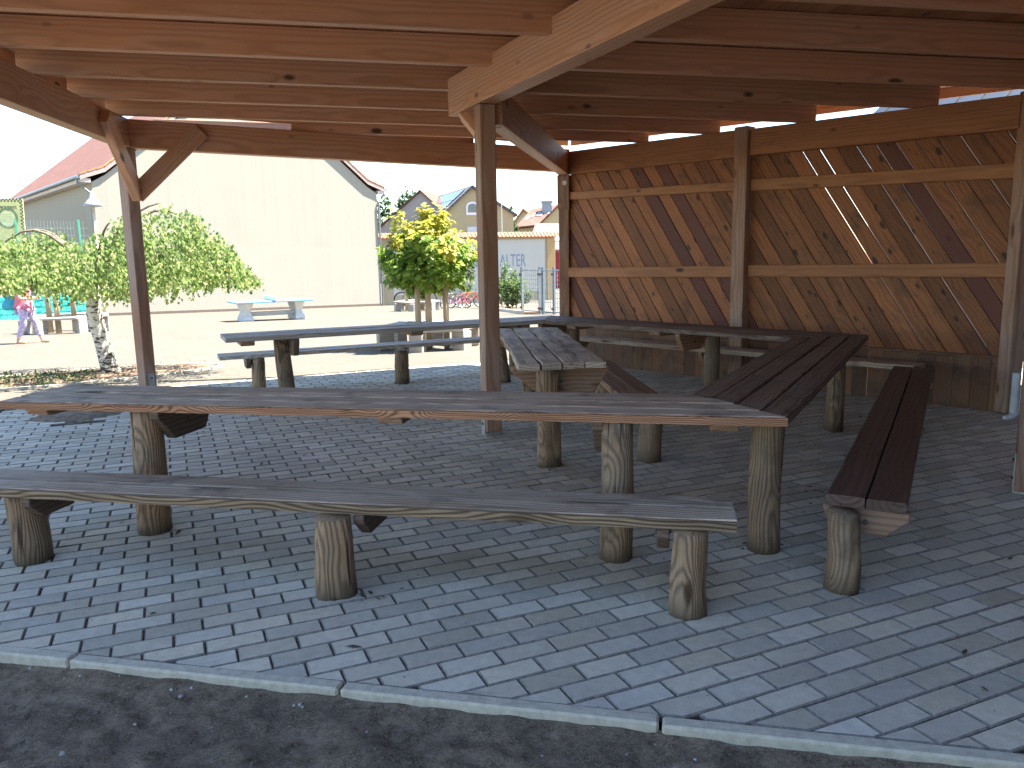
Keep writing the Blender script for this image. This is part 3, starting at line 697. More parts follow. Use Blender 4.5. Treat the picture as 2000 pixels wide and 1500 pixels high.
# free table in the middle, right of the centre post
t5 = thing('picnic_table', 'short grey picnic table of four wavy planks right of the centre post', 'table', (.28, 7.2, 0))
d5 = (Vector((.463, 8.677)) + Vector((-.109, 8.373)) - Vector((.048, 5.791)) - Vector((.695, 5.649))).normalized()
n5 = Vector((d5.y, -d5.x)); c5 = Vector((.372, 5.72))
M5 = Matrix(((d5.x, -n5.x, 0, c5.x), (d5.y, -n5.y, 0, c5.y), (0, 0, 1, 0), (0, 0, 0, 1)))
plank_top(lambda y, e: (-.01 + .035 * math.sin(y * 31), 2.82 + .05 * math.sin(y * 23))[e], -.33, .33, 4, 0, 0, ZB, ZT, .012, .022).build('tabletop', W_TOP, t5, M5)
leg(t5, (.265, 5.77), ZB - .004, .088); leg(t5, (.17, 8.0), ZB - .004, .085)
cleat(t5, M5, .21, -.38, .36, ZB - .003, .21, .07, .22); cleat(t5, M5, 2.45, -.36, .36, ZB - .003, .2, .07, .2)
# benches
def bench(label, k, x0, x1, ri, ro, z, legs, np_=2, edge=False, endslope=0, mat=None):
    M = side_frame(k); mid = M @ Vector(((x0 + x1) / 2, (ri + ro) / 2, 0)); th = thing('bench', label, 'bench', (mid.x, mid.y, 0), group='benches around the picnic tables')
    f = lambda y, e: (x0, x1 + endslope * (y - ri))[e]
    pt_ = plank_top(f, ri, ro, np_, 0, 0, z - .05, z, .008, .007); pt_.build('seat', mat or W_BENCH, th, centred(pt_, M))
    if edge:
        mb = MB(); ns = 40
        for i in range(ns + 1):
            x = x0 + (x1 + endslope * (ro - ri) - x0) * i / ns; wv = .004 * noise.noise((x * 1.3, k, 2)); b = len(mb.v); mb.v += [(x, ro - .003, z - .052), (x, ro + .010 + wv, z - .05), (x, ro + .010 + wv, z - .008), (x, ro - .003, z - .005)]
            if i:
                for q in range(4): mb.f.append((b - 4 + q, b - 4 + (q + 1) % 4, b + (q + 1) % 4, b + q))
        mb.f.append((0, 1, 2, 3)); mb.f.append(tuple(len(mb.v) - 4 + q for q in range(4))); mb.build('sawn_edge', W_EDG2, th, centred(mb, M))
    for p, r, cl in legs:
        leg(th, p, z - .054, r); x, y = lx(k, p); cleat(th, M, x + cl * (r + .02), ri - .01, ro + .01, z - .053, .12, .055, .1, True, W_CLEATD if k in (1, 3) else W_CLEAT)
    return th
a1 = lx(3, (.985, 3.40))[0]; a0 = lx(3, (-3.3, 4.25))[0]
bench('weathered bench in front, below the near edge of the long front table', 3, min(a0, a1), max(a0, a1), 2.985, 3.325, .435, [((-2.61, 4.05), .10, sg), ((-.85, 3.545), .092, sg), ((.755, 3.29), .085, -sg)], edge=True)
b0 = lx(4, (1.61, 3.50))[0]; b1 = lx(4, (3.76, 7.54))[0]
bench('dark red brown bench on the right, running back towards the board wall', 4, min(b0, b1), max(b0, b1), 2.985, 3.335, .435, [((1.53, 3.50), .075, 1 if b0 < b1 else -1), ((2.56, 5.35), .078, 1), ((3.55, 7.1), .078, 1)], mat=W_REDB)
bench('dark bench squeezed between the wall table and the board wall', 0, -2.15, 2.25, 3.32, 3.62, .45, [((2.33, 9.15), .085, -1), ((.78, 10.75), .08, 1)])
c0_ = lx(1, (-3.45, 9.22))[0]; c1_ = lx(1, (.35, 10.95))[0]
bench('grey bench, coloured yard-lit, behind the back table, facing the sunlit yard', 1, min(c0_, c1_), max(c0_, c1_), 3.38, 3.68, .47, [((-3.0, 9.25), .08, -1), ((-1.38, 9.82), .09, 1), ((.05, 10.4), .085, 1)], mat=W_TOPLIT)
b5 = thing('bench', 'short reddish bench beside the middle table, right of it', 'bench', (1.0, 6.8, 0), group='benches around the picnic tables')
c6 = Vector((1.08, 5.62)); M6 = Matrix(((d5.x, -n5.x, 0, c6.x), (d5.y, -n5.y, 0, c6.y), (0, 0, 1, 0), (0, 0, 0, 1)))
plank_top(lambda y, e: (0, 2.75)[e], -.17, .17, 2, 0, 0, .385, .435, .008, .004).build('seat', W_CLEAT, b5, M6)
leg(b5, (1.03, 5.86), .381, .085, (.03, 0)); leg(b5, (.93, 7.85), .381, .085); cleat(b5, M6, .34, -.18, .18, .382, .12, .055, .1); cleat(b5, M6, 2.33, -.18, .18, .382, .12, .055, .1)

# ------------------------------------------------------------------ trees and plants
def leaf(mb, p, size, nrm, up, fold=.25, asp=.75):
    """small folded leaf of two triangles pairs"""
    u = Vector(up).normalized(); n = Vector(nrm); r = u.cross(n)
    if r.length < 1e-4: r = u.orthogonal()
    r.normalize(); n = r.cross(u); b = len(mb.v)
    mb.v += [tuple(p), tuple(p + u * size * .45 + r * size * asp * .5 + n * size * fold * .5), tuple(p + u * size), tuple(p + u * size * .45 - r * size * asp * .5 + n * size * fold * .5)]
    mb.f += [(b, b + 1, b + 2), (b, b + 2, b + 3)]
def rnd_dir():
    while True:
        v = Vector((random.uniform(-1, 1), random.uniform(-1, 1), random.uniform(-1, 1)))
        if .05 < v.length < 1: return v.normalized()
L_BIRCH = leafmat('birch_leaves', ((0.0, (.10, .17, .045)), (.5, (.19, .27, .08)), (.85, (.28, .32, .12)), (1.0, (.40, .38, .19))), .6)
L_MAPLE = leafmat('green_maple_leaves', ((0.0, (.10, .19, .035)), (.6, (.19, .30, .055)), (1.0, (.32, .37, .065))), .6)
L_MAPLY = leafmat('yellow_maple_leaves', ((0.0, (.22, .28, .04)), (.6, (.36, .35, .045)), (1.0, (.42, .31, .045))))
L_BUSH = leafmat('shrub_leaves', ((0.0, (.035, .075, .02)), (.6, (.07, .13, .03)), (1.0, (.20, .22, .09))))
L_FAR = leafmat('far_tree_leaves', ((0.0, (.035, .075, .03)), (.6, (.06, .12, .04)), (1.0, (.11, .16, .06))), .2)
def birch_bark():
    t = NT('birch_bark'); sp = t.n('SeparateXYZ'); co = t.obj(); t.l(co, sp.inputs[0])
    a = t.noise(t.vec(t.math('MULTIPLY', sp.outputs[0], 9), t.math('MULTIPLY', sp.outputs[1], 9), t.math('MULTIPLY', sp.outputs[2], 20)), 1, 4, .65)
    low = t.ramp(sp.outputs[2], (0.0, .10), (.55, .0))
    c = t.mix(t.ramp(t.math('ADD', a, low), (.52, 0.0), (.6, 1.0)), (.62, .58, .52), (.07, .06, .05)); t.bump(a, .5, .02); return t.done(c, .8)
M_BARK = flat('grey_bark', (.20, .16, .12), .9, 0, 25, .5, bump=.6)

bx, by = -5.68, 11.05
birch = thing('weeping_birch', 'weeping birch with a white trunk and an umbrella of hanging leaves', 'tree', (bx, by, zg(by)))
tp = [(-5.66, 11.05, -.02), (-5.68, 11.04, .12), (-5.74, 11.02, .5), (-5.79, 11.0, .85), (-5.77, 11.0, 1.25), (-5.70, 11.0, 1.5)]
mb = MB(); mb.tube([Vector(p) - Vector((bx, by, 0)) for p in tp], [.15, .115, .10, .105, .085, .06], 12)
trunk = mb.build('trunk', birch_bark(), birch, Matrix.Translation((bx, by, 0)), smooth=True)
def arc(mb, a, b, rise, r0, n=7):
    a = Vector(a); b = Vector(b); path = []
    for i in range(n + 1): t = i / n; p = a.lerp(b, t); p.z += rise * math.sin(math.pi * min(1, t * .9)); path.append(p)
    mb.tube(path, [r0 * (1 - .75 * i / n) for i in range(n + 1)], 6)
mb = MB()
for tx, ty, tz, rs in ((-6.5, 11.1, 1.95, .25), (-4.75, 11.0, 2.25, .3), (-5.2, 10.5, 2.0, .25), (-6.1, 11.6, 1.8, .2), (-6.9, 10.8, 1.6, .5), (-4.2, 11.2, 1.7, .7), (-5.4, 11.6, 2.0, .3), (-7.2, 11.2, 1.4, .6)):
    arc(mb, (-5.76, 11.0, random.uniform(1.0, 1.4)), (tx, ty, tz), rs, .035)
mb.build('branches', M_BARK, birch)
def prof(x):          # silhouette top over x
    pts = [(-7.7, 1.25), (-7.3, 1.62), (-6.85, 1.9), (-6.42, 2.1), (-6.1, 1.93), (-5.82, 1.82), (-5.5, 2.0), (-5.1, 2.28), (-4.7, 2.38), (-4.3, 2.22), (-4.0, 1.92), (-3.75, 1.5), (-3.55, 1.1)]
    for (a, za), (b, zb) in zip(pts, pts[1:]):
        if a <= x <= b: return za + (zb - za) * (x - a) / (b - a)
    return 1.1
mb = MB()
for s in range(1750):
    x = random.uniform(-7.65, -3.62); cx = -5.6; ryx = 1.25 * math.sqrt(max(.08, 1 - ((x - cx) / 2.15) ** 2)); dy = random.uniform(-1, 1); y = 11.05 + dy * ryx
    ztop = 1.1 + (prof(x) - 1.1) * math.sqrt(max(.04, 1 - dy * dy * .85)); zbot = (1.02 if x > -5.9 else 1.15) + .10 * noise.noise((x * 2.2, y * 2.2, 0)) + (.16 if x > -4.4 else 0) + .12 * abs(dy)
    z = ztop - (ztop - zbot) * (random.random() ** 1.6) * .75; ln = random.uniform(.2, .75); ze = max(zbot + random.gauss(0, .05), z - ln)
    nl = int(3 + (z - ze) / .038); dx_, dy_ = random.gauss(0, .07) + (x - cx) * .05, random.gauss(0, .07) + dy * .1
    if noise.noise((x * 2.1, y * 2.1, z * 2.1)) < -.33 and random.random() < .75: continue
    for q in range(nl):
        t = q / nl; p = Vector((x + dx_ * t + random.gauss(0, .022), y + dy_ * t + random.gauss(0, .022), z + (ze - z) * t))
        leaf(mb, p, random.uniform(.042, .066), rnd_dir(), Vector((random.gauss(0, .5), random.gauss(0, .5), -1)), .2, .85)
mb.build('crown', L_BIRCH, birch, fixn=False)

mx, my = -1.50, 14.45
maple = thing('globe_maple', 'small globe maple turning yellow on top, inside a ring bench', 'tree', (mx, my, zg(my)))
mb = MB(); mb.tube([(0, 0, -.02), (.01, 0, .5), (0, .01, 1.3)], [.055, .05, .04], 10); mb.build('trunk', M_BARK, maple, Matrix.Translation((mx, my, zg(my))), smooth=True)
mbg, mby = MB(), MB(); cz = 1.53
clumps = []
for k in range(150):
    d = rnd_dir(); rr = random.random() ** .3
    p = Vector((d.x * .80, d.y * .80, d.z * .70)) * rr
    p *= 1 + .14 * noise.noise(d * 2.3)
    if d.z < -.55: p.z *= .85
    clumps.append(p)
clumps += [Vector((.82, 0, -.02)), Vector((.88, -.1, .03)), Vector((-.5, -.2, .72)), Vector((.0, 0, .83)), Vector((.25, -.1, .78)), Vector((-.75, -.1, .1)), Vector((.72, -.2, -.45)), Vector((-.6, .1, -.4))]
for p in clumps:
    cr = random.uniform(.10, .18)
    for q in range(48):
        d = rnd_dir(); pos = Vector((mx, my, cz)) + p + d * cr * random.random() ** .5
        rel = pos - Vector((mx, my, cz)); yel = rel.z * 1.2 + rel.x * .25 + noise.noise(p * 2.5) * .55
        leaf(mby if yel > .26 else mbg, pos, random.uniform(.075, .12), (rel.normalized() + d * .6 + Vector((0, 0, .5))), (d * .9 + Vector((0, 0, -.6))), .2, .95)
cr_ = mbg.build('crown', L_MAPLE, maple, fixn=False); mby.build('yellow_leaves', L_MAPLY, cr_, fixn=False)

def simple_tree(name, label, loc, r, h, n, mat, size, trunk_r=.12, cat='tree', group=None, base=.25, squash=1.0):
    th = thing(name, label, cat, loc, group=group); L = Vector(loc)
    mb = MB(); mb.tube([(0, 0, -.05), (0.02 * h, 0, h * .4), (0, 0.02 * h, h * .8)], [trunk_r, trunk_r * .7, trunk_r * .3], 8); mb.build('trunk', M_BARK, th, Matrix.Translation(L))
    mb = MB()
    for k in range(max(10, n // 40)):
        d = rnd_dir(); rr = random.random() ** .35; t = (d.z * rr + 1) / 2; wd = (1 - t) ** .5 * 1.15 if squash < 1 else 1
        p = Vector((d.x * r * rr * wd, d.y * r * rr * wd, base * h + t * (1 - base) * h)); cr = r * random.uniform(.16, .3)
        for q in range(40):
            e = rnd_dir(); leaf(mb, L + p + e * cr * random.random() ** .5, size * random.uniform(.7, 1.3), e + Vector((0, 0, .6)), e + Vector((0, 0, -.3)), .2, .8)
    mb.build('crown', mat, th, fixn=False); return th
def far(px, py, Y): return at(px, py, Y)
p = far(746, 374, 100); simple_tree('tree', 'tall green tree rising just right of the cream gable', (p.x - .6, 100, -1.16), 2.0, p.z + 1.16, 4600, L_FAR, .34, .25, group='trees behind the houses')
p = far(797, 371, 104); simple_tree('tree', 'green tree top showing over the grey beige gable', (p.x, 104, -1.16), 1.9, p.z + 1.16, 4200, L_FAR, .36, .25, group='trees behind the houses')
p = far(770, 412, 108); simple_tree('tree', 'low dark green tree between the two other far trees', (p.x, 108, -1.16), 1.6, p.z + 1.16, 1600, L_FAR, .34, .2, group='trees behind the houses')
p = far(997, 405, 84); simple_tree('conifer', 'dark slim conifer tip right of the pale yellow house', (p.x, 84, -1.16), 1.0, p.z + 1.16, 1600, L_FAR, .3, .2, squash=.5)
p = far(980, 595, 35.8); simple_tree('shrub', 'tall loose green shrub before the lettered wall', (p.x, 35.8, zg(35.8)), .66, 2.2, 1500, L_BUSH, .11, .03, 'shrub', base=.05)
p = far(1000, 600, 34.6); simple_tree('shrub', 'airy shrub with pale flower tips between the green shrubs', (p.x, 34.6, zg(34.6)), .62, 1.85, 900, L_BUSH, .10, .03, 'shrub', base=.05)
p = far(1008, 600, 33.0); simple_tree('shrub', 'dense rounded green shrub left of the steel gate', (p.x, 33, zg(33)), .60, 1.35, 2200, L_BUSH, .10, .03, 'shrub', base=.02)

# planting bed round the birch
m = MB(); NB = 40; bc = Vector((-5.75, 11.15)); bdir = Vector((.82, .57)); bn = Vector((-.57, .82))
def bed_pt(t, k=1.0): return bc + bdir * (1.75 * k * math.cos(t)) + bn * (.80 * k * math.sin(t)) - bdir * .25
for ringk in (1.0, .8, .55, .3, .08):
    for i in range(NB):
        p = bed_pt(2 * math.pi * i / NB, ringk); m.v.append((p.x, p.y, zg(p.y) + .008 + (.05 * (1 - ringk) if ringk < 1 else 0) + random.gauss(0, .006)))
for r_ in range(4):
    for i in range(NB): a = r_ * NB + i; b = r_ * NB + (i + 1) % NB; m.f.append((a, b, b + NB, a + NB))
m.f.append(tuple(4 * NB + i for i in range(NB)))
struct(m.build('mulch_bed', M_MULCH))
m = MB(); pts = [v3(bed_pt(2 * math.pi * i / NB, 1.03), 0) for i in range(NB + 1)]
for a, b in zip(pts, pts[1:]):
    d = (b - a).normalized(); n = Vector((-d.y, d.x, 0)); q = [a - n * .03, b - n * .03, b + n * .03, a + n * .03]
    m.prism([(v.x, v.y) for v in q], -.1, zg(a.y) + .022)
struct(m.build('bed_kerb', M_KERB))
m = MB()
for k in range(700):
    t = random.random() * 6.28; p = bed_pt(t, random.random() ** .5 * .95)
    leaf(m, Vector((p.x, p.y, zg(p.y) + .03 + random.random() * .03)), random.uniform(.03, .07), Vector((0, 0, 1)), Vector((random.gauss(0, 1), random.gauss(0, 1), random.gauss(.1, .2))), .1, .4)
tag(m.build('bark_chips', leafmat('bark_chips', ((0.0, (.10, .065, .045)), (1.0, (.30, .20, .13))), .0), fixn=False), 'loose reddish bark chips covering the bed under the birch', 'bark chips', kind='stuff')
m = MB()
for k in range(130):
    x = random.uniform(-7.5, -5.6); y = 10.35 + (x + 7) * .25 + random.gauss(0, .28); h = random.uniform(.03, .09)
    for q in range(7): leaf(m, Vector((x + random.gauss(0, .04), y + random.gauss(0, .04), zg(y) + h * random.random())), random.uniform(.03, .06), rnd_dir() + Vector((0, 0, 1)), rnd_dir() + Vector((0, 0, .6)), .2, .6)
tag(m.build('ground_cover', L_BUSH, fixn=False), 'low green ground cover along the front of the birch bed', 'plants', kind='stuff')

# ------------------------------------------------------------------ ring benches with stakes
def ring_bench(label, c, R, h=.42):
    th = thing('ring_bench', label, 'bench', (c[0], c[1], zg(c[1])), group='ring benches around the yard trees'); base = Vector((c[0], c[1], zg(c[1])))
    for k in range(6):
        a0, a1 = R_(60 * k + 14), R_(60 * k + 74); mb = MB()
        ro, ri = R, R - .33
        p = [Vector((ri * math.cos(a0), ri * math.sin(a0))), Vector((ro * math.cos(a0), ro * math.sin(a0))), Vector((ro * math.cos(a1), ro * math.sin(a1))), Vector((ri * math.cos(a1), ri * math.sin(a1)))]
        ax = (p[2] - p[1]).normalized(); M = Matrix.Translation(base + Vector((p[1].x, p[1].y, h - .07))) @ Matrix(((ax.x, -ax.y, 0, 0), (ax.y, ax.x, 0, 0), (0, 0, 1, 0), (0, 0, 0, 1)))
        Mi = (M.inverted()); loc = [Mi @ (base + Vector((v.x, v.y, h - .07))) for v in p]
        tilt = random.gauss(0, .006)
        mb.prism([(v.x, v.y) for v in loc], 0, .075 + tilt); mb.build('seat', W_LOG, th, M, .012)
        am = a0 + R_(8); c2 = Vector((math.cos(am), math.sin(am))) * (R - .17)
        M2 = Matrix.Translation(base + Vector((c2.x, c2.y, 0))) @ Matrix.Rotation(am, 4, 'Z'); mb = MB(); mb.box(-.14, .14, -.12, .12, 0, h - .072); mb.build('block_leg', W_LOG, th, M2, .015)
    return th
def stakes(c, offs, h, r, labels, group):
    for (dx, dy), lb in zip(offs, labels):
        mb = MB(); mb.tube([(0, 0, -.05), (0, 0, h)], [r, r * .92], 10)
        y = c[1] + dy; tag(mb.build('tree_stake', W_STAKE, None, Matrix.Translation((c[0] + dx, y, zg(y))), smooth=True), lb, 'stake', group)
ring_bench('weathered hexagonal ring bench round the yellowing globe maple', (-1.52, 14.5), .98)
stakes((-1.52, 14.5), ((-.13, -.42), (.05, -.40), (.36, -.30)), 1.35, .055, ('left of three round stakes below the globe maple crown', 'middle of three round stakes below the globe maple crown', 'right of three round stakes below the globe maple crown'), 'stakes in the maple ring bench')
ring_bench('far hexagonal ring bench before the bicycles and the lettered wall', (-3.98, 33.7), 1.0)
stakes((-3.98, 33.7), ((-.45, .1), (.05, .25), (.22, .3)), 2.3, .07, ('thin stake left of the pair in the far ring bench', 'left stake of the close pair in the far ring bench', 'right stake of the close pair in the far ring bench'), 'stakes in the far ring bench')
ring_bench('hexagonal ring bench behind the walking woman on the left', (-12.25, 21.7), 1.12, .46)
stakes((-12.25, 21.7), ((-.35, -.1), (.1, -.5), (.22, .1)), 2.2, .075, ('left stake rising from the ring bench behind the woman', 'thin middle stake in the ring bench behind the woman', 'right stake rising from the ring bench behind the woman'), 'stakes in the left ring bench')

# ------------------------------------------------------------------ ping-pong table
a = Vector((-8.63, 26.3)); b = Vector((-7.52, 27.5)); d = Vector((.86, .51)).normalized()
pc = Vector((-8.1, 26.75)); zt_ = zg(pc.y)
pt = thing('table_tennis_table', 'outdoor table tennis table with a blue top before the cream gable', 'table tennis table', (pc.x, pc.y, zt_), math.atan2(d.y, d.x))
MP = WM[pt.name]; M_CONC = flat('pale_concrete', (.62, .60, .55), .8, 0, 10, .15)
mb = MB(); mb.box(-1.28, 1.28, -.66, .66, .62, .67); mb.build('table_top', flat('blue_table_paint', (.12, .32, .72), .4), pt, MP, .01)
mb = MB(); mb.box(-.03, .03, -.73, .73, .672, .82); mb.build('net', flat('grey_net_plate', (.62, .64, .68), .5), pt, MP, .006)
for sx in (-.85, .85):
    mb = MB(); mb.extrude([(sx - .17, -.5, 0), (sx - .17, .5, 0), (sx - .17, .52, .08), (sx - .17, .36, .3), (sx - .17, .52, .618), (sx - .17, -.52, .618), (sx - .17, -.36, .3), (sx - .17, -.52, .08)], (.34, 0, 0))
    for i, v in enumerate(mb.v):
        if abs(v[2] - .3) < .01: mb.v[i] = (sx + (v[0] - sx) * .62, v[1], v[2])
    mb.build('leg', M_CONC, pt, MP, .01)
mb = MB(); mb.box(-.78, .78, -.1, .1, .16, .3); mb.build('crossbar', M_CONC, pt, MP, .01)

# ------------------------------------------------------------------ cream gable house
GL = Vector((-17.63, 34.37)); GR = Vector((-7.06, 43.32)); gd = (GR - GL).normalized(); gn = Vector((gd.y, -gd.x)); GW = (GR - GL).length
gz = -1.05; LH = 27
house = thing('gable_house', 'large cream clad house with a steep tiled gable roof facing the yard', 'house', (GL.x, GL.y, gz))
MG = Matrix(((gd.x, -gn.x, 0, GL.x), (gd.y, -gn.y, 0, GL.y), (0, 0, 1, 0), (0, 0, 0, 1)))   # x along gable, y into the house
ez, az = 4.89, 10.4
mb = MB(); gp = [(0, 0, gz - .3), (GW, 0, gz - .3), (GW, 0, ez), (GW - .55, 0, ez + .32), (GW / 2, 0, az), (.55, 0, ez + .32), (0, 0, ez)]
mb.extrude(gp, (0, LH, 0)); mb.build('wall', M_CREAM, house, MG)
mb = MB(); mb.box(.02, GW - .02, -.03, -.004, gz - .1, 1.93); mb.build('lower_cladding', plaster('pale_lower_cladding', (.32, .30, .25), .2), house, MG)
mb = MB(); mb.extrude([(0, -.05, -.9), (GW, -.05, -1.25), (GW, -.05, -.98), (0, -.05, -.65)], (0, .018, 0)); mb.box(-.04, -.004, 0, LH, gz - .1, gz + .35); mb.build('plinth', flat('dark_plinth', (.13, .10, .085), .9), house, MG)
def slope(sgn, mat_parent):
    e = .45; x0 = -e if sgn < 0 else GW + e; k0 = .55 if sgn < 0 else GW - .55
    pr = [(x0, ez + .17), (k0, ez + .52), (GW / 2, az + .09)]
    mbx = MB()
    for (xa, za), (xb, zb) in zip(pr, pr[1:]):
        q = [(xa, -.10, za), (xa, LH + .2, za), (xb, LH + .2, zb), (xb, -.10, zb)]; mbx.extrude(q, (0, 0, .13))
    M2 = MG @ Matrix.Rotation(0, 4, 'X'); return mbx, M2
for sgn in (-1, 1):
    mbx, M2 = slope(sgn, None)
    Lt = M2 @ Matrix.Rotation(R_(90), 4, 'Z'); Li = (M2.inverted() @ Lt).inverted(); mbx.v = [tuple(Li @ Vector(v)) for v in mbx.v]
    ro_ = mbx.build('roof', M_BROWNT, house, Lt)
    mb = MB(); e = .45; x0 = -e if sgn < 0 else GW + e; k0 = .55 if sgn < 0 else GW - .55
    pr = [(x0, ez + .20), (k0, ez + .56), (GW / 2, az + .13)]
    for (xa, za), (xb, zb) in zip(pr, pr[1:]):
        Ls = math.hypot(xb - xa, zb - za); nt = max(1, int(Ls / .33))
        for i in range(nt):
            t0_, t1_ = i / nt, (i + .93) / nt
            q = [(xa + (xb - xa) * t0_, -.15, za + (zb - za) * t0_ + .1), (xa + (xb - xa) * t0_, .12, za + (zb - za) * t0_ + .1), (xa + (xb - xa) * t1_, .12, za + (zb - za) * t1_ + .12), (xa + (xb - xa) * t1_, -.15, za + (zb - za) * t1_ + .12)]
            mb.extrude(q, (0, 0, .05))
    mb.build('verge_tile', flat('bright_orange_tile', (.68, .22, .08), .7), ro_, MG)
    mb = MB()
    for (xa, za), (xb, zb) in zip(pr, pr[1:]): mb.extrude([(xa, -.13, za - .12), (xb, -.13, zb - .12), (xb, -.13, zb + .09), (xa, -.13, za + .09)], (0, .05, 0))
    mb.build('bargeboard', flat('grey_brown_board', (.36, .27, .24), .7), ro_, MG)
    mb = MB(); xg = -.52 if sgn < 0 else GW + .52
    mb.tube([(xg, -.12, ez + .2), (xg, LH, ez + .2)], .075, 10); mb.build('gutter', flat('zinc_gutter', (.20, .24, .28), .4, .5), ro_, MG)
    xe_ = -.42 if sgn < 0 else GW + .05
    mb = MB(); mb.box(min(xe_, xe_ + .38), max(xe_, xe_ + .38), -.09, LH, ez - .02, ez + .14); mb.build('soffit', flat('pale_soffit', (.52, .46, .42), .8), ro_, MG)
    xd = -.1 if sgn < 0 else GW + .07
    mb = MB(); mb.tube([(xg, .1, ez + .16), (xg, .1, ez - .02), (xd, -.06, ez - .45), (xd, -.06, gz)], .055, 8); mb.build('downpipe', flat('dark_zinc', (.17, .18, .19), .4, .5), house, MG)
# lamp post by the corner
lp = at(182, 400, 32.4)
lm = thing('street_lamp', 'yellowish lamp post with a pale mushroom shade at the house corner', 'street lamp', (lp.x, 32.4, zg(32.4)))
ML = WM[lm.name]; top = lp.z - zg(32.4)
mb = MB(); mb.tube([(0, 0, 0), (0, 0, .8), (0, 0, top)], [.08, .06, .05], 10); mb.build('pole', flat('cream_pole_paint', (.62, .52, .34), .6), lm, ML, smooth=True)
mb = MB(); mb.lathe([(.05, top - .1), (.34, top - .06), (.36, top), (.26, top + .1), (.12, top + .28), (.07, top + .5), (.03, top + .55)], 18); mb.build('lamp_shade', flat('pale_lamp_metal', (.30, .31, .33), .4), lm, ML, smooth=True)

# ------------------------------------------------------------------ fence, hedge screen, sign (left edge)
f0 = Vector((-24.65, 27.9)); f1 = Vector((-17.75, 33.95)); fd = (f1 - f0).normalized(); FL = (f1 - f0).length; fz = zg(32.3)
fen = thing('mesh_fence', 'tall green wire mesh fence with a turquoise printed hedge screen at its foot', 'fence', (f0.x, f0.y, fz), math.atan2(fd.y, fd.x))
MF = WM[fen.name]; M_GREEN = flat('green_fence_paint', (.05, .26, .17), .5); FH = 3.95
for i in range(4):
    mb = MB(); x = FL - .35 - i * 2.27; mb.box(x - .035, x + .035, -.035, .035, 0, FH + .05); mb.build('post', M_GREEN, fen, MF)
mb = MB()
for i in range(int(FL / .12)): mb.box(i * .12, i * .12 + .007, .036, .043, .05, FH)
for z in [.05 + .3 * q for q in range(13)]: mb.box(0, FL, .044, .053, z, z + .009)
mb.build('wire_mesh', flat('green_grey_wire', (.22, .32, .27), .5), fen, MF)
def hedge_print():
    t = NT('turquoise_hedge_print'); co = t.obj(); vo = t.n('TexVoronoi'); t.l(co, vo.inputs['Vector']); vo.inputs['Scale'].default_value = 11
    c = t.ramp(vo.outputs['Distance'], (.1, (.14, .72, .55)), (.45, (.05, .48, .38)), (.7, (.02, .25, .22))); return t.done(c, .6)
mb = MB(); mb.box(0, FL - .3, -.06, -.045, .02, .92); mb.build('privacy_screen', hedge_print(), fen, MF)
mb = MB()
for i in range(8): mb.box(.9 * i, .9 * i + .02, -.066, -.061, .02, .92)
for z in (.25, .5, .75): mb.box(0, FL - .3, -.073, -.067, z, z + .015)
mb.build('screen_strap', flat('dark_teal_strap', (.02, .2, .2), .6), fen, MF)
pr_ = at(40, 388, 33.2); sw, sh = 2.6, 2.3
sgn_ = thing('sign_board', 'tall pale yellow sign with a dark checkered border behind the mesh fence', 'sign', (pr_.x, 33.2, pr_.z - sh))
MSn = Matrix.Translation((pr_.x, 33.2, pr_.z - sh)) @ Matrix.Rotation(R_(2), 4, 'Y')
M_SY = flat('sign_yellow', (.68, .66, .28), .5); M_SK = flat('sign_dark_green', (.08, .10, .06), .5)
mb = MB(); mb.box(-sw, 0, 0, .03, 0, sh); mb.build('board', M_SY, sgn_, MSn)
mb = MB(); q = .07
for i in range(int(sw / q)):
    for j in range(int(sh / q)):
        if (i < 2 or j < 2 or j >= int(sh / q) - 2) and (i + j) % 2: mb.box(-(i + 1) * q, -i * q, -.004, -.001, sh - (j + 1) * q, sh - j * q)
mb.build('checker_border', M_SK, sgn_, MSn)
me = text_mesh('wagen', .30, .003); wdt = max(v.co.x for v in me.vertices)
link('lettering', me, M_SK, sgn_, MSn @ Matrix.Translation((-.28 - wdt, -.006, sh - .44)) @ Matrix.Rotation(R_(90), 4, 'X'))
mb = MB(); mb.torus((-.68, -.012, sh - .80), (0, 1, 0), .38, .045, 36, 6); mb.build('ring_emblem', flat('sign_ring_green', (.22, .28, .14), .5), sgn_, MSn)
mb = MB(); mb.tube([(-.68, -.004, sh - .80), (-.68, -.0015, sh - .80)], .345, 32); mb.build('ring_field', flat('sign_pale_yellow', (.72, .74, .40), .5), sgn_, MSn)
for k in range(5):
    mb = MB(); wl = .5 - .06 * abs(k - 2); mb.box(-.68 - wl / 2, -.68 + wl / 2, -.008, -.0045, sh - .66 - k * .07, sh - .645 - k * .07); mb.build('text_line', flat('sign_olive', (.45, .46, .2), .5), sgn_, MSn)
for x in (-sw + .2, -.2): mb = MB(); mb.tube([(x, .08, -3.4), (x, .08, sh - .1)], .04, 8); mb.build('sign_post', M_STEEL, sgn_, MSn)

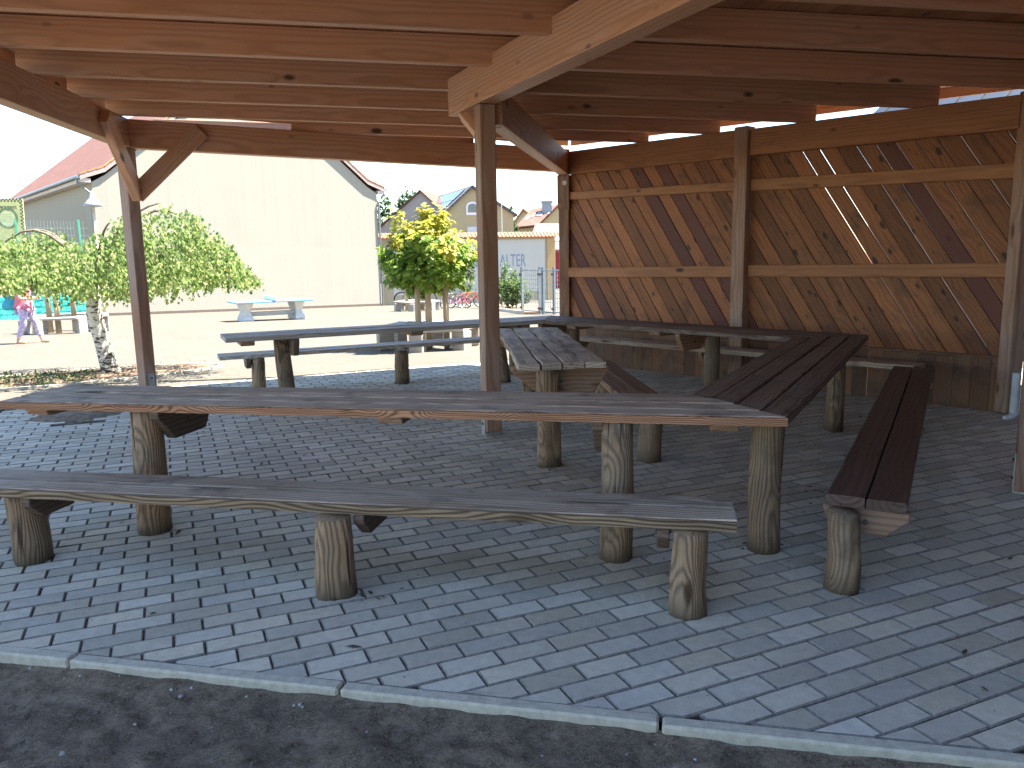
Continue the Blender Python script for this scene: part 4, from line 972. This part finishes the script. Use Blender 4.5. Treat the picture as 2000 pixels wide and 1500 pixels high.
# ------------------------------------------------------------------ lettered wall with tile coping
wa = Vector((-7.02, 43.7)); wb_ = at(1083, 465, 47); wb = Vector((wb_.x, wb_.y)); wd_ = (wb - wa).normalized(); wl = (wb - wa).length; wz = zg(45) - .05
lw = thing('lettered_wall', 'cream courtyard wall with orange tile coping and painted grey blue letters', 'wall', (wa.x, wa.y, wz), math.atan2(wd_.y, wd_.x))
MWl = WM[lw.name]; wh = 2.52 - wz
mb = MB(); mb.box(0, wl, 0, .35, 0, wh); mb.build('wall_body', M_CREAM2, lw, MWl)
mb = MB(); mb.box(.6, wl - .62, -.012, -.003, .62, wh - .14); mb.build('white_field', M_WALLW, lw, MWl)
mb = MB(); mb.box(wl - .5, wl + .02, -.06, .36, 0, wh - .02); mb.build('end_pier', plaster('ochre_plaster', (.42, .28, .14), .1), lw, MWl, .01)
mb = MB(); nt = int(wl / .22)
for i in range(nt + 2):
    x = -.1 + i * .22
    mb.extrude([(x, -.22, wh - .02), (x + .215, -.22, wh - .02), (x + .215, .17, wh + .24), (x, .17, wh + .24)], (0, 0, .04)); mb.extrude([(x, .175, wh + .24), (x + .215, .175, wh + .24), (x + .215, .55, wh - .02), (x, .55, wh - .02)], (0, 0, .04))
    mb.tube([(x + .215, -.23, wh + .03), (x + .215, .17, wh + .285)], .035, 6)
mb.build('tile_coping', M_ORANGE, lw, MWl)
M_LET = flat('faded_blue_paint', (.20, .24, .34), .7, 0, 14, .2)
def wall_x(px, py):
    dd = ray(px, py); nrm = Vector((-wd_.y, wd_.x)); t = (wa - Vector((0, 0))).dot(nrm) / (dd.x * nrm.x + dd.y * nrm.y); P_ = EYE_P + dd * t
    return (Vector((P_.x, P_.y)) - wa).dot(wd_), P_.z
for txt, p0, p1 in (('ALTER', 976, 1027), ('SC', 914, 935)):
    me = text_mesh(txt, 1, .002); wd0 = max(v.co.x for v in me.vertices); ht = max(v.co.y for v in me.vertices)
    x0, zb_ = wall_x(p0, 521); x1, _ = wall_x(p1, 521); _, zt2 = wall_x(p0, 497)
    for v in me.vertices: v.co.x *= (x1 - x0) / wd0; v.co.y *= (zt2 - zb_) / ht
    link('lettering', me, M_LET, lw, MWl @ Matrix.Translation((x0, -.02, zb_ - wz)) @ Matrix.Rotation(R_(90), 4, 'X'))

# ------------------------------------------------------------------ bicycles
def bicycle(label, frame_col, loc, rz, scale=1.0, wr=.33):
    th = thing('bicycle', label, 'bicycle', loc, rz, 'bicycles parked along the lettered wall'); M = WM[th.name] @ Matrix.Scale(scale, 4)
    fm = flat('bike_paint', frame_col, .35); tyre = flat('tyre_rubber', (.05, .05, .05), .7); wb2 = .52
    for x in (-wb2, wb2):
        mb = MB(); mb.torus((x, 0, wr), (0, 1, 0), wr - .025, .026, 28, 6); o = mb.build('wheel', tyre, th, M, smooth=True)
        mb = MB(); mb.torus((x, 0, wr), (0, 1, 0), wr - .06, .012, 24, 4)
        for k in range(10): a_ = k * .628; mb.tube([(x, 0, wr), (x + (wr - .06) * math.cos(a_), 0, wr + (wr - .06) * math.sin(a_))], .005, 3)
        mb.build('rim', M_STEEL, o, M)
    mb = MB(); bb = (-.08, 0, wr - .05); st = (-.22, 0, wr + .42); hd = (.32, 0, wr + .48); hl = (.36, 0, wr + .32)
    for a_, b_, r_ in ((bb, st, .02), (st, hd, .02), (bb, hl, .024), (hd, hl, .024), (bb, (-wb2, 0, wr), .014), (st, (-wb2, 0, wr), .013)): mb.tube([a_, b_], r_, 8)
    mb.build('frame', fm, th, M)
    mb = MB()
    for sy in (-.05, .05): mb.tube([(.36, sy * .6, wr + .32), (wb2, sy, wr)], .014, 6)
    mb.build('fork', fm, th, M)
    mb = MB(); mb.tube([hd, (.29, 0, wr + .62)], .015, 6); mb.tube([(.2, -.28, wr + .66), (.3, -.12, wr + .62), (.3, .12, wr + .62), (.2, .28, wr + .66)], .014, 6); mb.build('handlebar', M_DARK, th, M)
    mb = MB(); mb.tube([st, (-.25, 0, wr + .52)], .014, 6); mb.prism([(-.38, -.08), (-.1, -.02), (-.1, .02), (-.38, .08)], wr + .52, wr + .56); mb.build('saddle', M_DARK, th, M, .01)
    mb = MB(); mb.torus((-.08, .03, wr - .05), (0, 1, 0), .08, .012, 16, 4); mb.tube([(-.08, .05, wr - .05), (.05, .06, wr - .14)], .01, 5); mb.tube([(-.08, -.05, wr - .05), (-.2, -.06, wr + .04)], .01, 5); mb.build('crank', M_DARK, th, M)
    return th
def bike_at(px, Y): p = at(px, 595, Y); return (p.x, Y, zg(Y))
bicycle('large dark brown bicycle behind the far ring bench', (.16, .09, .06), bike_at(812, 37.6), math.pi + .1, 1.22)
bicycle('pink bicycle with white tyres in front of the row', (.62, .12, .30), bike_at(896, 36.0), -.35, .74)
bicycle('grey bicycle at the left end behind the pink one', (.35, .36, .38), bike_at(878, 37.2), .9, .82)
bicycle('red bicycle with a high handlebar beside the centre post', (.60, .07, .05), bike_at(919, 36.8), .6, .88)
bicycle('small purple bicycle at the left end of the row', (.35, .12, .40), bike_at(872, 36.4), 1.15, .66)
bicycle('orange red bicycle half hidden behind the pink one', (.66, .16, .08), bike_at(907, 37.4), 1.0, .86)

# ------------------------------------------------------------------ steel mesh gate and planting strip
gA = at(1020, 612, 28.4); gB = at(1098, 614, 26.8); ga = Vector((gA.x, 28.4)); gb = Vector((gB.x, 26.8)); gdv = (gb - ga).normalized(); GLn = (gb - ga).length; gzz = zg(27.6)
gate = thing('steel_gate', 'galvanised steel mesh double gate left of the board wall', 'gate', (ga.x, ga.y, gzz), math.atan2(gdv.y, gdv.x)); MGt = WM[gate.name]; gh = 1.02 - gzz
M_ZINC = flat('bright_zinc', (.26, .28, .29), .5, .3); M_GPOST = flat('blue_grey_post', (.13, .17, .21), .5)
for x0, x1 in ((0, GLn * .46), (GLn * .5, GLn)):
    mb = MB()
    for (xa, xb, za, zb) in ((x0, x0 + .045, .06, gh), (x1 - .045, x1, .06, gh), (x0 + .045, x1 - .045, .06, .105), (x0 + .045, x1 - .045, gh - .045, gh)): mb.box(xa, xb, -.02, .02, za, zb)
    lf = mb.build('leaf_frame', M_ZINC, gate, MGt)
    mb = MB(); nn = 9
    for i in range(1, nn): x = x0 + (x1 - x0) * i / nn; mb.box(x - .006, x + .006, -.006, .006, .1, gh - .04)
    for i in range(1, 9): z = .1 + (gh - .14) * i / 9; mb.box(x0 + .04, x1 - .04, -.014, -.007, z - .008, z + .008)
    mb.build('wire_mesh', M_ZINC, lf, MGt)
for x in (-.05, GLn * .44, GLn * .515, GLn * .78):
    mb = MB(); mb.box(x - .04, x + .04, .022, .1, 0, gh + .08); po = mb.build('post', M_GPOST, gate, MGt)
    for z in (.15, gh - .2): mb = MB(); mb.box(x - .06, x + .06, .0215, -.03, z, z + .07); mb.build('hinge', M_DARK, po, MGt)
sb0 = at(955, 606, 31.6); m = MB()
bedp = [(-.83, 33.0), (.40, 28.0), (1.6, 28.0), (1.6, 39), (-.2, 39), (-.9, 37)]
m.prism(bedp, lambda p: zg(p[1]) - .02, lambda p: zg(p[1]) + .05); struct(m.build('shrub_bed', M_MULCH))
m = MB(); q0 = Vector((-.86, 33.0)); q1 = Vector((.37, 27.95)); dn = (q1 - q0).normalized(); nn_ = Vector((dn.y, -dn.x)); m.prism([tuple(q0 + nn_ * -.1), tuple(q1 + nn_ * -.1), tuple(q1), tuple(q0)][::-1], lambda p: zg(p[1]) - .05, lambda p: zg(p[1]) + .11)
struct(m.build('shrub_bed_kerb', M_KERB))

# ------------------------------------------------------------------ houses beyond the wall
def gable_building(label, pl, pr, apex, Y, depth, wallm, roofm, oh=.35, th_=.25, extra=None, skew=0, zbase=-1.2):
    L = at(*pl, Y); Rr = at(*pr, Y); A = at(*apex, Y); th = thing('house', label, 'house', (A.x, Y, zbase))
    sk = Vector((skew, 1, 0)) * depth; mb = MB(); mb.extrude([(L.x, Y, zbase), (Rr.x, Y, zbase), (Rr.x, Y, Rr.z), (A.x, Y, A.z), (L.x, Y, L.z)], sk); mb.build('wall', wallm, th)
    for (E_) in (L, Rr):
        d_ = (E_ - A); d_.normalize(); E2 = E_ + d_ * oh; f_ = Vector((skew, 1, 0)) * -.35
        slopeM = Matrix.Identity(4); mb = MB(); q = [A + f_ + Vector((0, 0, .01)), E2 + f_ + Vector((0, 0, .01)), E2 + sk + Vector((0, 0, .01)), A + sk + Vector((0, 0, .01))]
        mb.extrude(q, (0, 0, th_)); M, _ = frame(A + f_, A + sk, d_.cross(sk).normalized() * (1 if E_ is L else -1)); Mi = M.inverted(); mb.v = [tuple(Mi @ Vector(v)) for v in mb.v]
        mb.build('roof', roofm, th, M)
    return th, L, Rr, A, sk
h2, L, Rr, A, sk = gable_building('grey beige gable house left of the pale yellow house', (738, 450), (908, 452), (822, 374), 82, 12, M_BEIGE, M_BROWNT, .2, .15, skew=.25)
h3, L, Rr, A, sk = gable_building('pale yellow house with an arched window behind the centre post', (833, 450), (1003, 420), (921, 367), 74, 12, M_YELLOW, M_GREYT, .3, .22, skew=-.33)
w0 = at(910, 394, 73.9); w1 = at(936, 420, 73.9)
mb = MB(); cx_ = (w0.x + w1.x) / 2; hw = (w1.x - w0.x) / 2
def arch(hw, z0, z1, y, n=10): return [(cx_ - hw, y, z0), (cx_ + hw, y, z0)] + [(cx_ + hw * math.cos(math.pi * i / n), y, z1 - hw * .75 + hw * .75 * math.sin(math.pi * i / n)) for i in range(n + 1)]
mb.extrude(arch(hw, w1.z, w0.z, 73.99), (0, -.12, 0)); wf = mb.build('window', flat('white_window_surround', (.78, .77, .74), .6), h3)
mb = MB(); mb.extrude(arch(hw * .72, w1.z + .25, w0.z - .18, 73.865), (0, -.03, 0)); mb.build('pane', M_GLASS, wf)
w0 = at(913, 443, 73.9); w1 = at(936, 468, 73.9); mb = MB(); mb.box(w0.x, w1.x, 73.9, 73.99, w1.z, w0.z); wf = mb.build('window', flat('white_shutter', (.72, .73, .74), .5), h3)
mb = MB()
for i in range(8): z = w1.z + (w0.z - w1.z) * i / 8; mb.box(w0.x + .05, w1.x - .05, 73.86, 73.895, z + .02, z + .13)
mb.build('shutter_slats', flat('pale_slats', (.62, .64, .66), .5), wf)
# solar panels on the left slope
dl = (L - A).normalized(); f_ = Vector((-.33, 1, 0)).normalized(); up_ = dl.cross(f_).normalized(); up_ = up_ if up_.z > 0 else -up_
b0_ = A + Vector((0, 0, .25)) + up_ * .03
for r_ in range(3):
    for c_ in range(5):
        p0 = b0_ + dl * (.5 + r_ * 1.5) + f_ * (.8 + c_ * 1.9); mb = MB(); mb.extrude([p0, p0 + dl * 1.42, p0 + dl * 1.42 + f_ * 1.8, p0 + f_ * 1.8], up_ * .05); mb.build('solar_panel', M_SOLAR, h3)
an = at(979, 380, 60); mb = MB(); mb.tube([(0, 0, 0), (0, 0, an.z + .9)], [.06, .03], 6); tag(mb.build('mast', M_STEEL, None, Matrix.Translation((an.x, 60, -.9))), 'thin steel mast standing before the pale yellow house', 'mast')
# brown roofed house on the right with its long slope towards the yard
def long_roof(label, e0, e1, r0, r1, Ye, Yr, wallm, roofm, zbase=-1.2, gable=True):
    E0, E1, R0, R1 = at(*e0, Ye), at(*e1, Ye), at(*r0, Yr), at(*r1, Yr); th = thing('house', label, 'house', (E0.x, Ye, zbase))
    mb = MB(); mb.extrude([R0, E0, E1, R1], (0, 0, .2)); M, _ = frame(E0, E1, (E1 - E0).cross(R0 - E0)); Mi = M.inverted(); mb.v = [tuple(Mi @ Vector(v)) for v in mb.v]; rf = mb.build('roof', roofm, th, M)
    B0 = Vector((R0.x, 2 * Yr - Ye, E0.z)); B1 = Vector((R1.x, 2 * Yr - Ye, E1.z)); mb = MB(); mb.extrude([B0, R0, R1, B1], (0, 0, .2)); mb.build('roof', roofm, th)
    mb = MB(); z = Vector((0, 0, -.02)); lo = lambda v: Vector((v.x, v.y, zbase))
    e0_, e1_ = E0 + Vector((0.1, .25, -.02)), E1 + Vector((-.1, .25, -.02)); r0_, r1_ = R0 + z + Vector((.1, 0, 0)), R1 + z + Vector((-.1, 0, 0)); b0_, b1_ = B0 + Vector((.1, -.25, -.02)), B1 + Vector((-.1, -.25, -.02))
    for q in ([lo(e0_), lo(e1_), e1_, e0_], [lo(e1_), lo(b1_), b1_, r1_, e1_], [lo(b0_), lo(e0_), e0_, r0_, b0_], [lo(b1_), lo(b0_), b0_, b1_]): mb.poly(q)
    mb.build('wall', wallm, th); return th, rf, E0, E1, R0, R1
h4, rf, E0, E1, R0, R1 = long_roof('house with a long brown roof, skylights and a grey chimney', (1006, 447), (1062, 441), (1038, 412), (1092, 402), 88, 93, M_YELLOW, M_BROWNT)
nrm = (E1 - E0).cross(R0 - E0).normalized(); nrm = nrm if nrm.z > 0 else -nrm
for u, v in ((.12, .35), (.28, .45), (.42, .5), (.55, .45), (.7, .55), (.82, .5)):
    p0 = E0.lerp(E1, u).lerp(R0.lerp(R1, u), v) + Vector((0, 0, .2)) + nrm * .02; sx = (E1 - E0).normalized(); sy = (R0 - E0).normalized(); mb = MB(); mb.extrude([p0, p0 + sx * .3, p0 + sx * .3 + sy * 1.3, p0 + sy * 1.3], nrm * .03); mb.build('skylight', M_SKYL, rf)
ch = at(1068, 398, 91.5); mb = MB(); mb.box(ch.x - .55, ch.x + .55, 91.0, 92.0, ch.z - 2.4, ch.z + .1); mb.box(ch.x - .65, ch.x + .65, 90.9, 92.1, ch.z + .1, ch.z + .3); mb.build('chimney', flat('blue_grey_render', (.25, .29, .33), .8), rf)
gable_building('small cream house with an orange roof behind the brown roof', (1003, 440), (1055, 436), (1024, 410), 110, 10, M_YELLOW, M_ORANGE, .2, .2, skew=.55)
gable_building('cream gable end with small windows at the right of the brown roof', (1052, 442), (1130, 442), (1096, 398), 84, 3, M_YELLOW, M_BROWNT, .2, .2, skew=.1)
h6, rf6, E0, E1, R0, R1 = long_roof('long building with a dull red roof and a dark red front', (1030, 492), (1125, 492), (1046, 441), (1130, 441), 62, 67, flat('dark_red_boards', (.28, .03, .04), .7), M_REDT)
p0 = at(1089, 472, 62.2); nrm = (E1 - E0).cross(R0 - E0).normalized(); nrm = nrm if nrm.z > 0 else -nrm; sx = (E1 - E0).normalized(); sy = (R0 - E0).normalized(); q0 = E0 + sx * (p0.x - E0.x - .4) + sy * 1.6 + Vector((0, 0, .2)) + nrm * .02
mb = MB(); mb.extrude([q0, q0 + sx * .8, q0 + sx * .8 + sy * 1.3, q0 + sy * 1.3], nrm * .08); mb.build('skylight', flat('white_skylight', (.7, .73, .76), .2), rf6)
E = Vector((4.2, 15.5, 0))
# low building with a dark metal roof behind the board wall
nb = thing('outbuilding', 'low white outbuilding with a dark corrugated roof behind the board wall', 'house', (10, 12, -.1))
pa = Vector((6.35, 14.2)); dv = dDF; nv = Vector((-dv.y, dv.x)) if Vector((-dv.y, dv.x)).dot(n0) > 0 else Vector((dv.y, -dv.x))
MO = Matrix(((dv.x, nv.x, 0, pa.x), (dv.y, nv.y, 0, pa.y), (0, 0, 1, -.1), (0, 0, 0, 1)))
mb = MB(); mb.extrude([(0, 0, 0), (0, 6, 0), (0, 6, 3.6), (0, 3, 5.2), (0, 0, 3.6)], (13, 0, 0)); mb.build('wall', M_WALLW, nb, MO)
for sgn in (0, 1):
    mb = MB(); nr = 70
    for i in range(nr):
        x0 = -.3 + i * 13.6 / nr; x1 = x0 + 13.6 / nr * .96; up = .0 if i % 2 else .03
        q = [(x0, -.4, 3.44), (x1, -.4, 3.44), (x1, 3, 5.24), (x0, 3, 5.24)] if not sgn else [(x0, 3, 5.24), (x1, 3, 5.24), (x1, 6.4, 3.44), (x0, 6.4, 3.44)]
        mb.extrude([(a_, b_, c_ + up) for a_, b_, c_ in q], (0, 0, .04))
    mb.build('roof', flat('dark_blue_metal_sheet', (.02, .026, .038), .4, .3), nb, MO)

# ------------------------------------------------------------------ walking woman
wp = Vector((-10.80, 17.6, zg(17.6))); person = thing('person', 'woman in a pink top and patterned trousers walking right with a phone', 'person', wp, R_(8))
MPn = WM[person.name]
SKIN = flat('skin', (.55, .33, .24), .5, 0, 20, .08); TOP = flat('pink_cotton', (.62, .17, .22), .8, 0, 8, .15)
def trouser_mat():
    t = NT('patterned_trousers'); n = t.noise(t.obj(), 16, 4, .7); c = t.ramp(n, (.40, (.62, .58, .68)), (.50, (.30, .24, .42)), (.58, (.55, .40, .55)), (.66, (.75, .74, .8))); return t.done(c, .8)
# body: x forward, y left, z up
V_ = {'pel': (0, 0, .82), 'bel': (.03, 0, .95), 'chest': (.0, 0, 1.14), 'neck0': (-.01, 0, 1.29), 'neck': (.01, 0, 1.355), 'head0': (.03, 0, 1.42), 'head1': (.035, 0, 1.50), 'head2': (.03, 0, 1.555),
      'lhip': (.02, .09, .78), 'lknee': (.17, .10, .46), 'lank': (.245, .10, .085), 'ltoe': (.40, .10, .035),
      'rhip': (-.01, -.09, .78), 'rknee': (.00, -.10, .45), 'rank': (-.17, -.10, .075), 'rtoe': (-.02, -.10, .025),
      'lsh': (-.01, .17, 1.255), 'lel': (.02, .22, 1.0), 'lwr': (.22, .12, .98), 'lpal': (.28, .08, .995),
      'rsh': (-.01, -.17, 1.255), 'rel': (.02, -.23, 1.0), 'rwr': (.22, -.14, .985), 'rpal': (.285, -.09, 1.015)}
E_ = [('pel', 'bel'), ('bel', 'chest'), ('chest', 'neck0'), ('neck0', 'neck'), ('neck', 'head0'), ('head0', 'head1'), ('head1', 'head2'), ('pel', 'lhip'), ('lhip', 'lknee'), ('lknee', 'lank'), ('lank', 'ltoe'), ('pel', 'rhip'), ('rhip', 'rknee'), ('rknee', 'rank'), ('rank', 'rtoe'),
      ('neck0', 'lsh'), ('lsh', 'lel'), ('lel', 'lwr'), ('lwr', 'lpal'), ('neck0', 'rsh'), ('rsh', 'rel'), ('rel', 'rwr'), ('rwr', 'rpal')]
RD = {'pel': .125, 'bel': .14, 'chest': .135, 'neck0': .07, 'neck': .05, 'head0': .07, 'head1': .088, 'head2': .06, 'lhip': .10, 'lknee': .062, 'lank': .038, 'ltoe': .03, 'rhip': .10, 'rknee': .062, 'rank': .038, 'rtoe': .03,
      'lsh': .06, 'lel': .042, 'lwr': .028, 'lpal': .03, 'rsh': .06, 'rel': .042, 'rwr': .028, 'rpal': .03}
for sde, sy in (('l', 1), ('r', -1)):
    px_, py_, pz_ = V_[sde + 'pal']
    for k, ln in enumerate((.045, .052, .05, .04)):
        n1, n2 = f'{sde}f{k}a', f'{sde}f{k}b'; zz = pz_ + .022 - k * .016
        V_[n1] = (px_ + .03, py_ - sy * .012, zz); V_[n2] = (px_ + .03 + ln * .55, py_ - sy * (.02 + ln * .5), zz + .004); E_ += [(sde + 'pal', n1), (n1, n2)]; RD[n1] = .0095; RD[n2] = .008
    V_[sde + 'th'] = (px_ + .012, py_ - sy * .04, pz_ + .03); E_.append((sde + 'pal', sde + 'th')); RD[sde + 'th'] = .009
keys = list(V_)
def skin_of(name, ks, es, grow=0.0, fix={}):
    ix = {k: i for i, k in enumerate(ks)}; return skin_mesh(name, [fix.get(k, V_[k]) for k in ks], [(ix[a], ix[b]) for a, b in es if a in ix and b in ix], [RD[k] + grow for k in ks], 2)
link('body', skin_of('body', keys, E_), SKIN, person, MPn, True)
kt = ['bel', 'pel', 'chest', 'neck0', 'lsh', 'rsh', 'lel', 'rel']; fx = {'lel': (.0, .195, 1.12), 'rel': (.0, -.2, 1.12), 'pel': (.0, 0, .80)}
link('shirt', skin_of('shirt', kt, [('pel', 'bel'), ('bel', 'chest'), ('chest', 'neck0'), ('neck0', 'lsh'), ('neck0', 'rsh'), ('lsh', 'lel'), ('rsh', 'rel')],   .036, fx), TOP, person, MPn, True)
kp = ['pel', 'lhip', 'lknee', 'lank', 'rhip', 'rknee', 'rank']
link('trousers', skin_of('trousers', kp, E_, .016, {'pel': (0, 0, .76), 'lank': (.235, .10, .12), 'rank': (-.155, -.10, .12)}), trouser_mat(), person, MPn, True)
mb = MB()
for i in range(13):
    ph = math.pi * i / 12
    for j in range(20):
        th_ = 2 * math.pi * j / 20; x = math.sin(ph) * math.cos(th_); y = math.sin(ph) * math.sin(th_); z = math.cos(ph)
        s = .108 if not (x > .35 and z < .45) else .06; mb.v.append((.022 + x * s, y * s, 1.50 + z * (.115 if z > 0 else .15) * (1 if s > .1 else .6)))
for i in range(12):
    for j in range(20): mb.f.append((i * 20 + j, i * 20 + (j + 1) % 20, (i + 1) * 20 + (j + 1) % 20, (i + 1) * 20 + j))
mb.build('hair', flat('brown_hair', (.12, .06, .035), .6), person, MPn, smooth=True)
for sde in ('l', 'r'):
    a_, b_ = V_[sde + 'ank'], V_[sde + 'toe']; me = skin_mesh('shoe', [(a_[0] - .03, a_[1], a_[2] - .035), ((a_[0] + b_[0]) / 2, a_[1], max(.035, (a_[2] + b_[2]) / 2 - .03)), (b_[0] + .02, b_[1], b_[2])], [(0, 1), (1, 2)], [.044, .043, .034], 2)
    link('shoe', me, flat('tan_shoe', (.55, .36, .22), .6), person, MPn, True)
for sy in (-1, 1):
    mb = MB(); mb.lathe([(.002, -.006), (.011, 0), (.002, .006)], 8); mb.build('eye', M_DARK, person, MPn @ Matrix.Translation((.118, sy * .033, 1.485)) @ Matrix.Rotation(R_(90), 4, 'Y'))
mb = MB(); mb.box(-.006, .006, -.036, .036, 0, .15); tag(mb.build('phone', M_DARK, None, MPn @ Matrix.Translation((.335, -.03, .975)) @ Matrix.Rotation(R_(-35), 4, 'Y'), .004), 'dark phone held up in both hands of the woman in pink', 'phone')
mb = MB(); ns = 14
for k, (z, wx, wy) in enumerate(((.74, .11, .09), (.76, .19, .13), (.86, .20, .14), (1.0, .12, .11), (1.10, .03, .03))):
    for j in range(ns): t = 2 * math.pi * j / ns; mb.v.append((-.27 + (.04 if z > 1 else 0) + wx * math.cos(t), .03 + wy * math.sin(t), z))
for i in range(4):
    for j in range(ns): mb.f.append((i * ns + j, i * ns + (j + 1) % ns, (i + 1) * ns + (j + 1) % ns, (i + 1) * ns + j))
mb.f.append(tuple(range(ns))[::-1]); mb.f.append(tuple(4 * ns + j for j in range(ns)))
bag = thing('shoulder_bag', 'turquoise blue cloth bag hanging behind the woman in pink', 'bag', wp, R_(8)); mb.build('bag_body', flat('turquoise_cloth', (.05, .32, .42), .8, 0, 10, .2), bag, MPn, smooth=True)
mb = MB(); mb.tube([(-.24, .03, 1.09), (-.17, .09, 1.2), (-.06, .17, 1.315), (.03, .16, 1.30)], .012, 6); mb.build('strap', flat('turquoise_strap', (.04, .25, .34), .8), bag, MPn)

# ------------------------------------------------------------------ unseen building added right of the pavilion: it keeps the sun off the right half of the floor
shade_bld = thing('shade_building', 'tall dark brick building added out of view right of the pavilion for shade', 'building', (5.9, 5.6, 0))
mb = MB(); mb.box(5.9, 18, -7, 8.9, -.1, 12.2); mb.build('wall', plaster('dark_red_brick', (.12, .065, .05), .2), shade_bld)
mb = MB(); mb.box(1.2, 5.88, -9, -2.6, -.1, 8.5); mb.build('shade_wing', plaster('dark_red_brick_wing', (.12, .065, .05), .2), shade_bld)  # unseen wing, added to darken the front right floor
mb = MB(); mb.extrude([(5.6, -7.3, 12.2), (18.4, -7.3, 12.2), (12, -7.3, 17)], (0, 16.5, 0)); mb.build('roof', M_BROWNT, shade_bld)
for fl in range(3):
    for k in range(5):
        y = -5.8 + k * 3.0; z = 1.1 + fl * 3.6; mb = MB(); mb.box(5.83, 5.896, y, y + 1.3, z, z + 1.9); wf = mb.build('window', M_WHITE, shade_bld)
        mb = MB(); mb.box(5.81, 5.828, y + .09, y + .61, z + .09, z + 1.81); mb.box(5.81, 5.828, y + .69, y + 1.21, z + .09, z + 1.81); mb.build('pane', M_GLASS, wf)
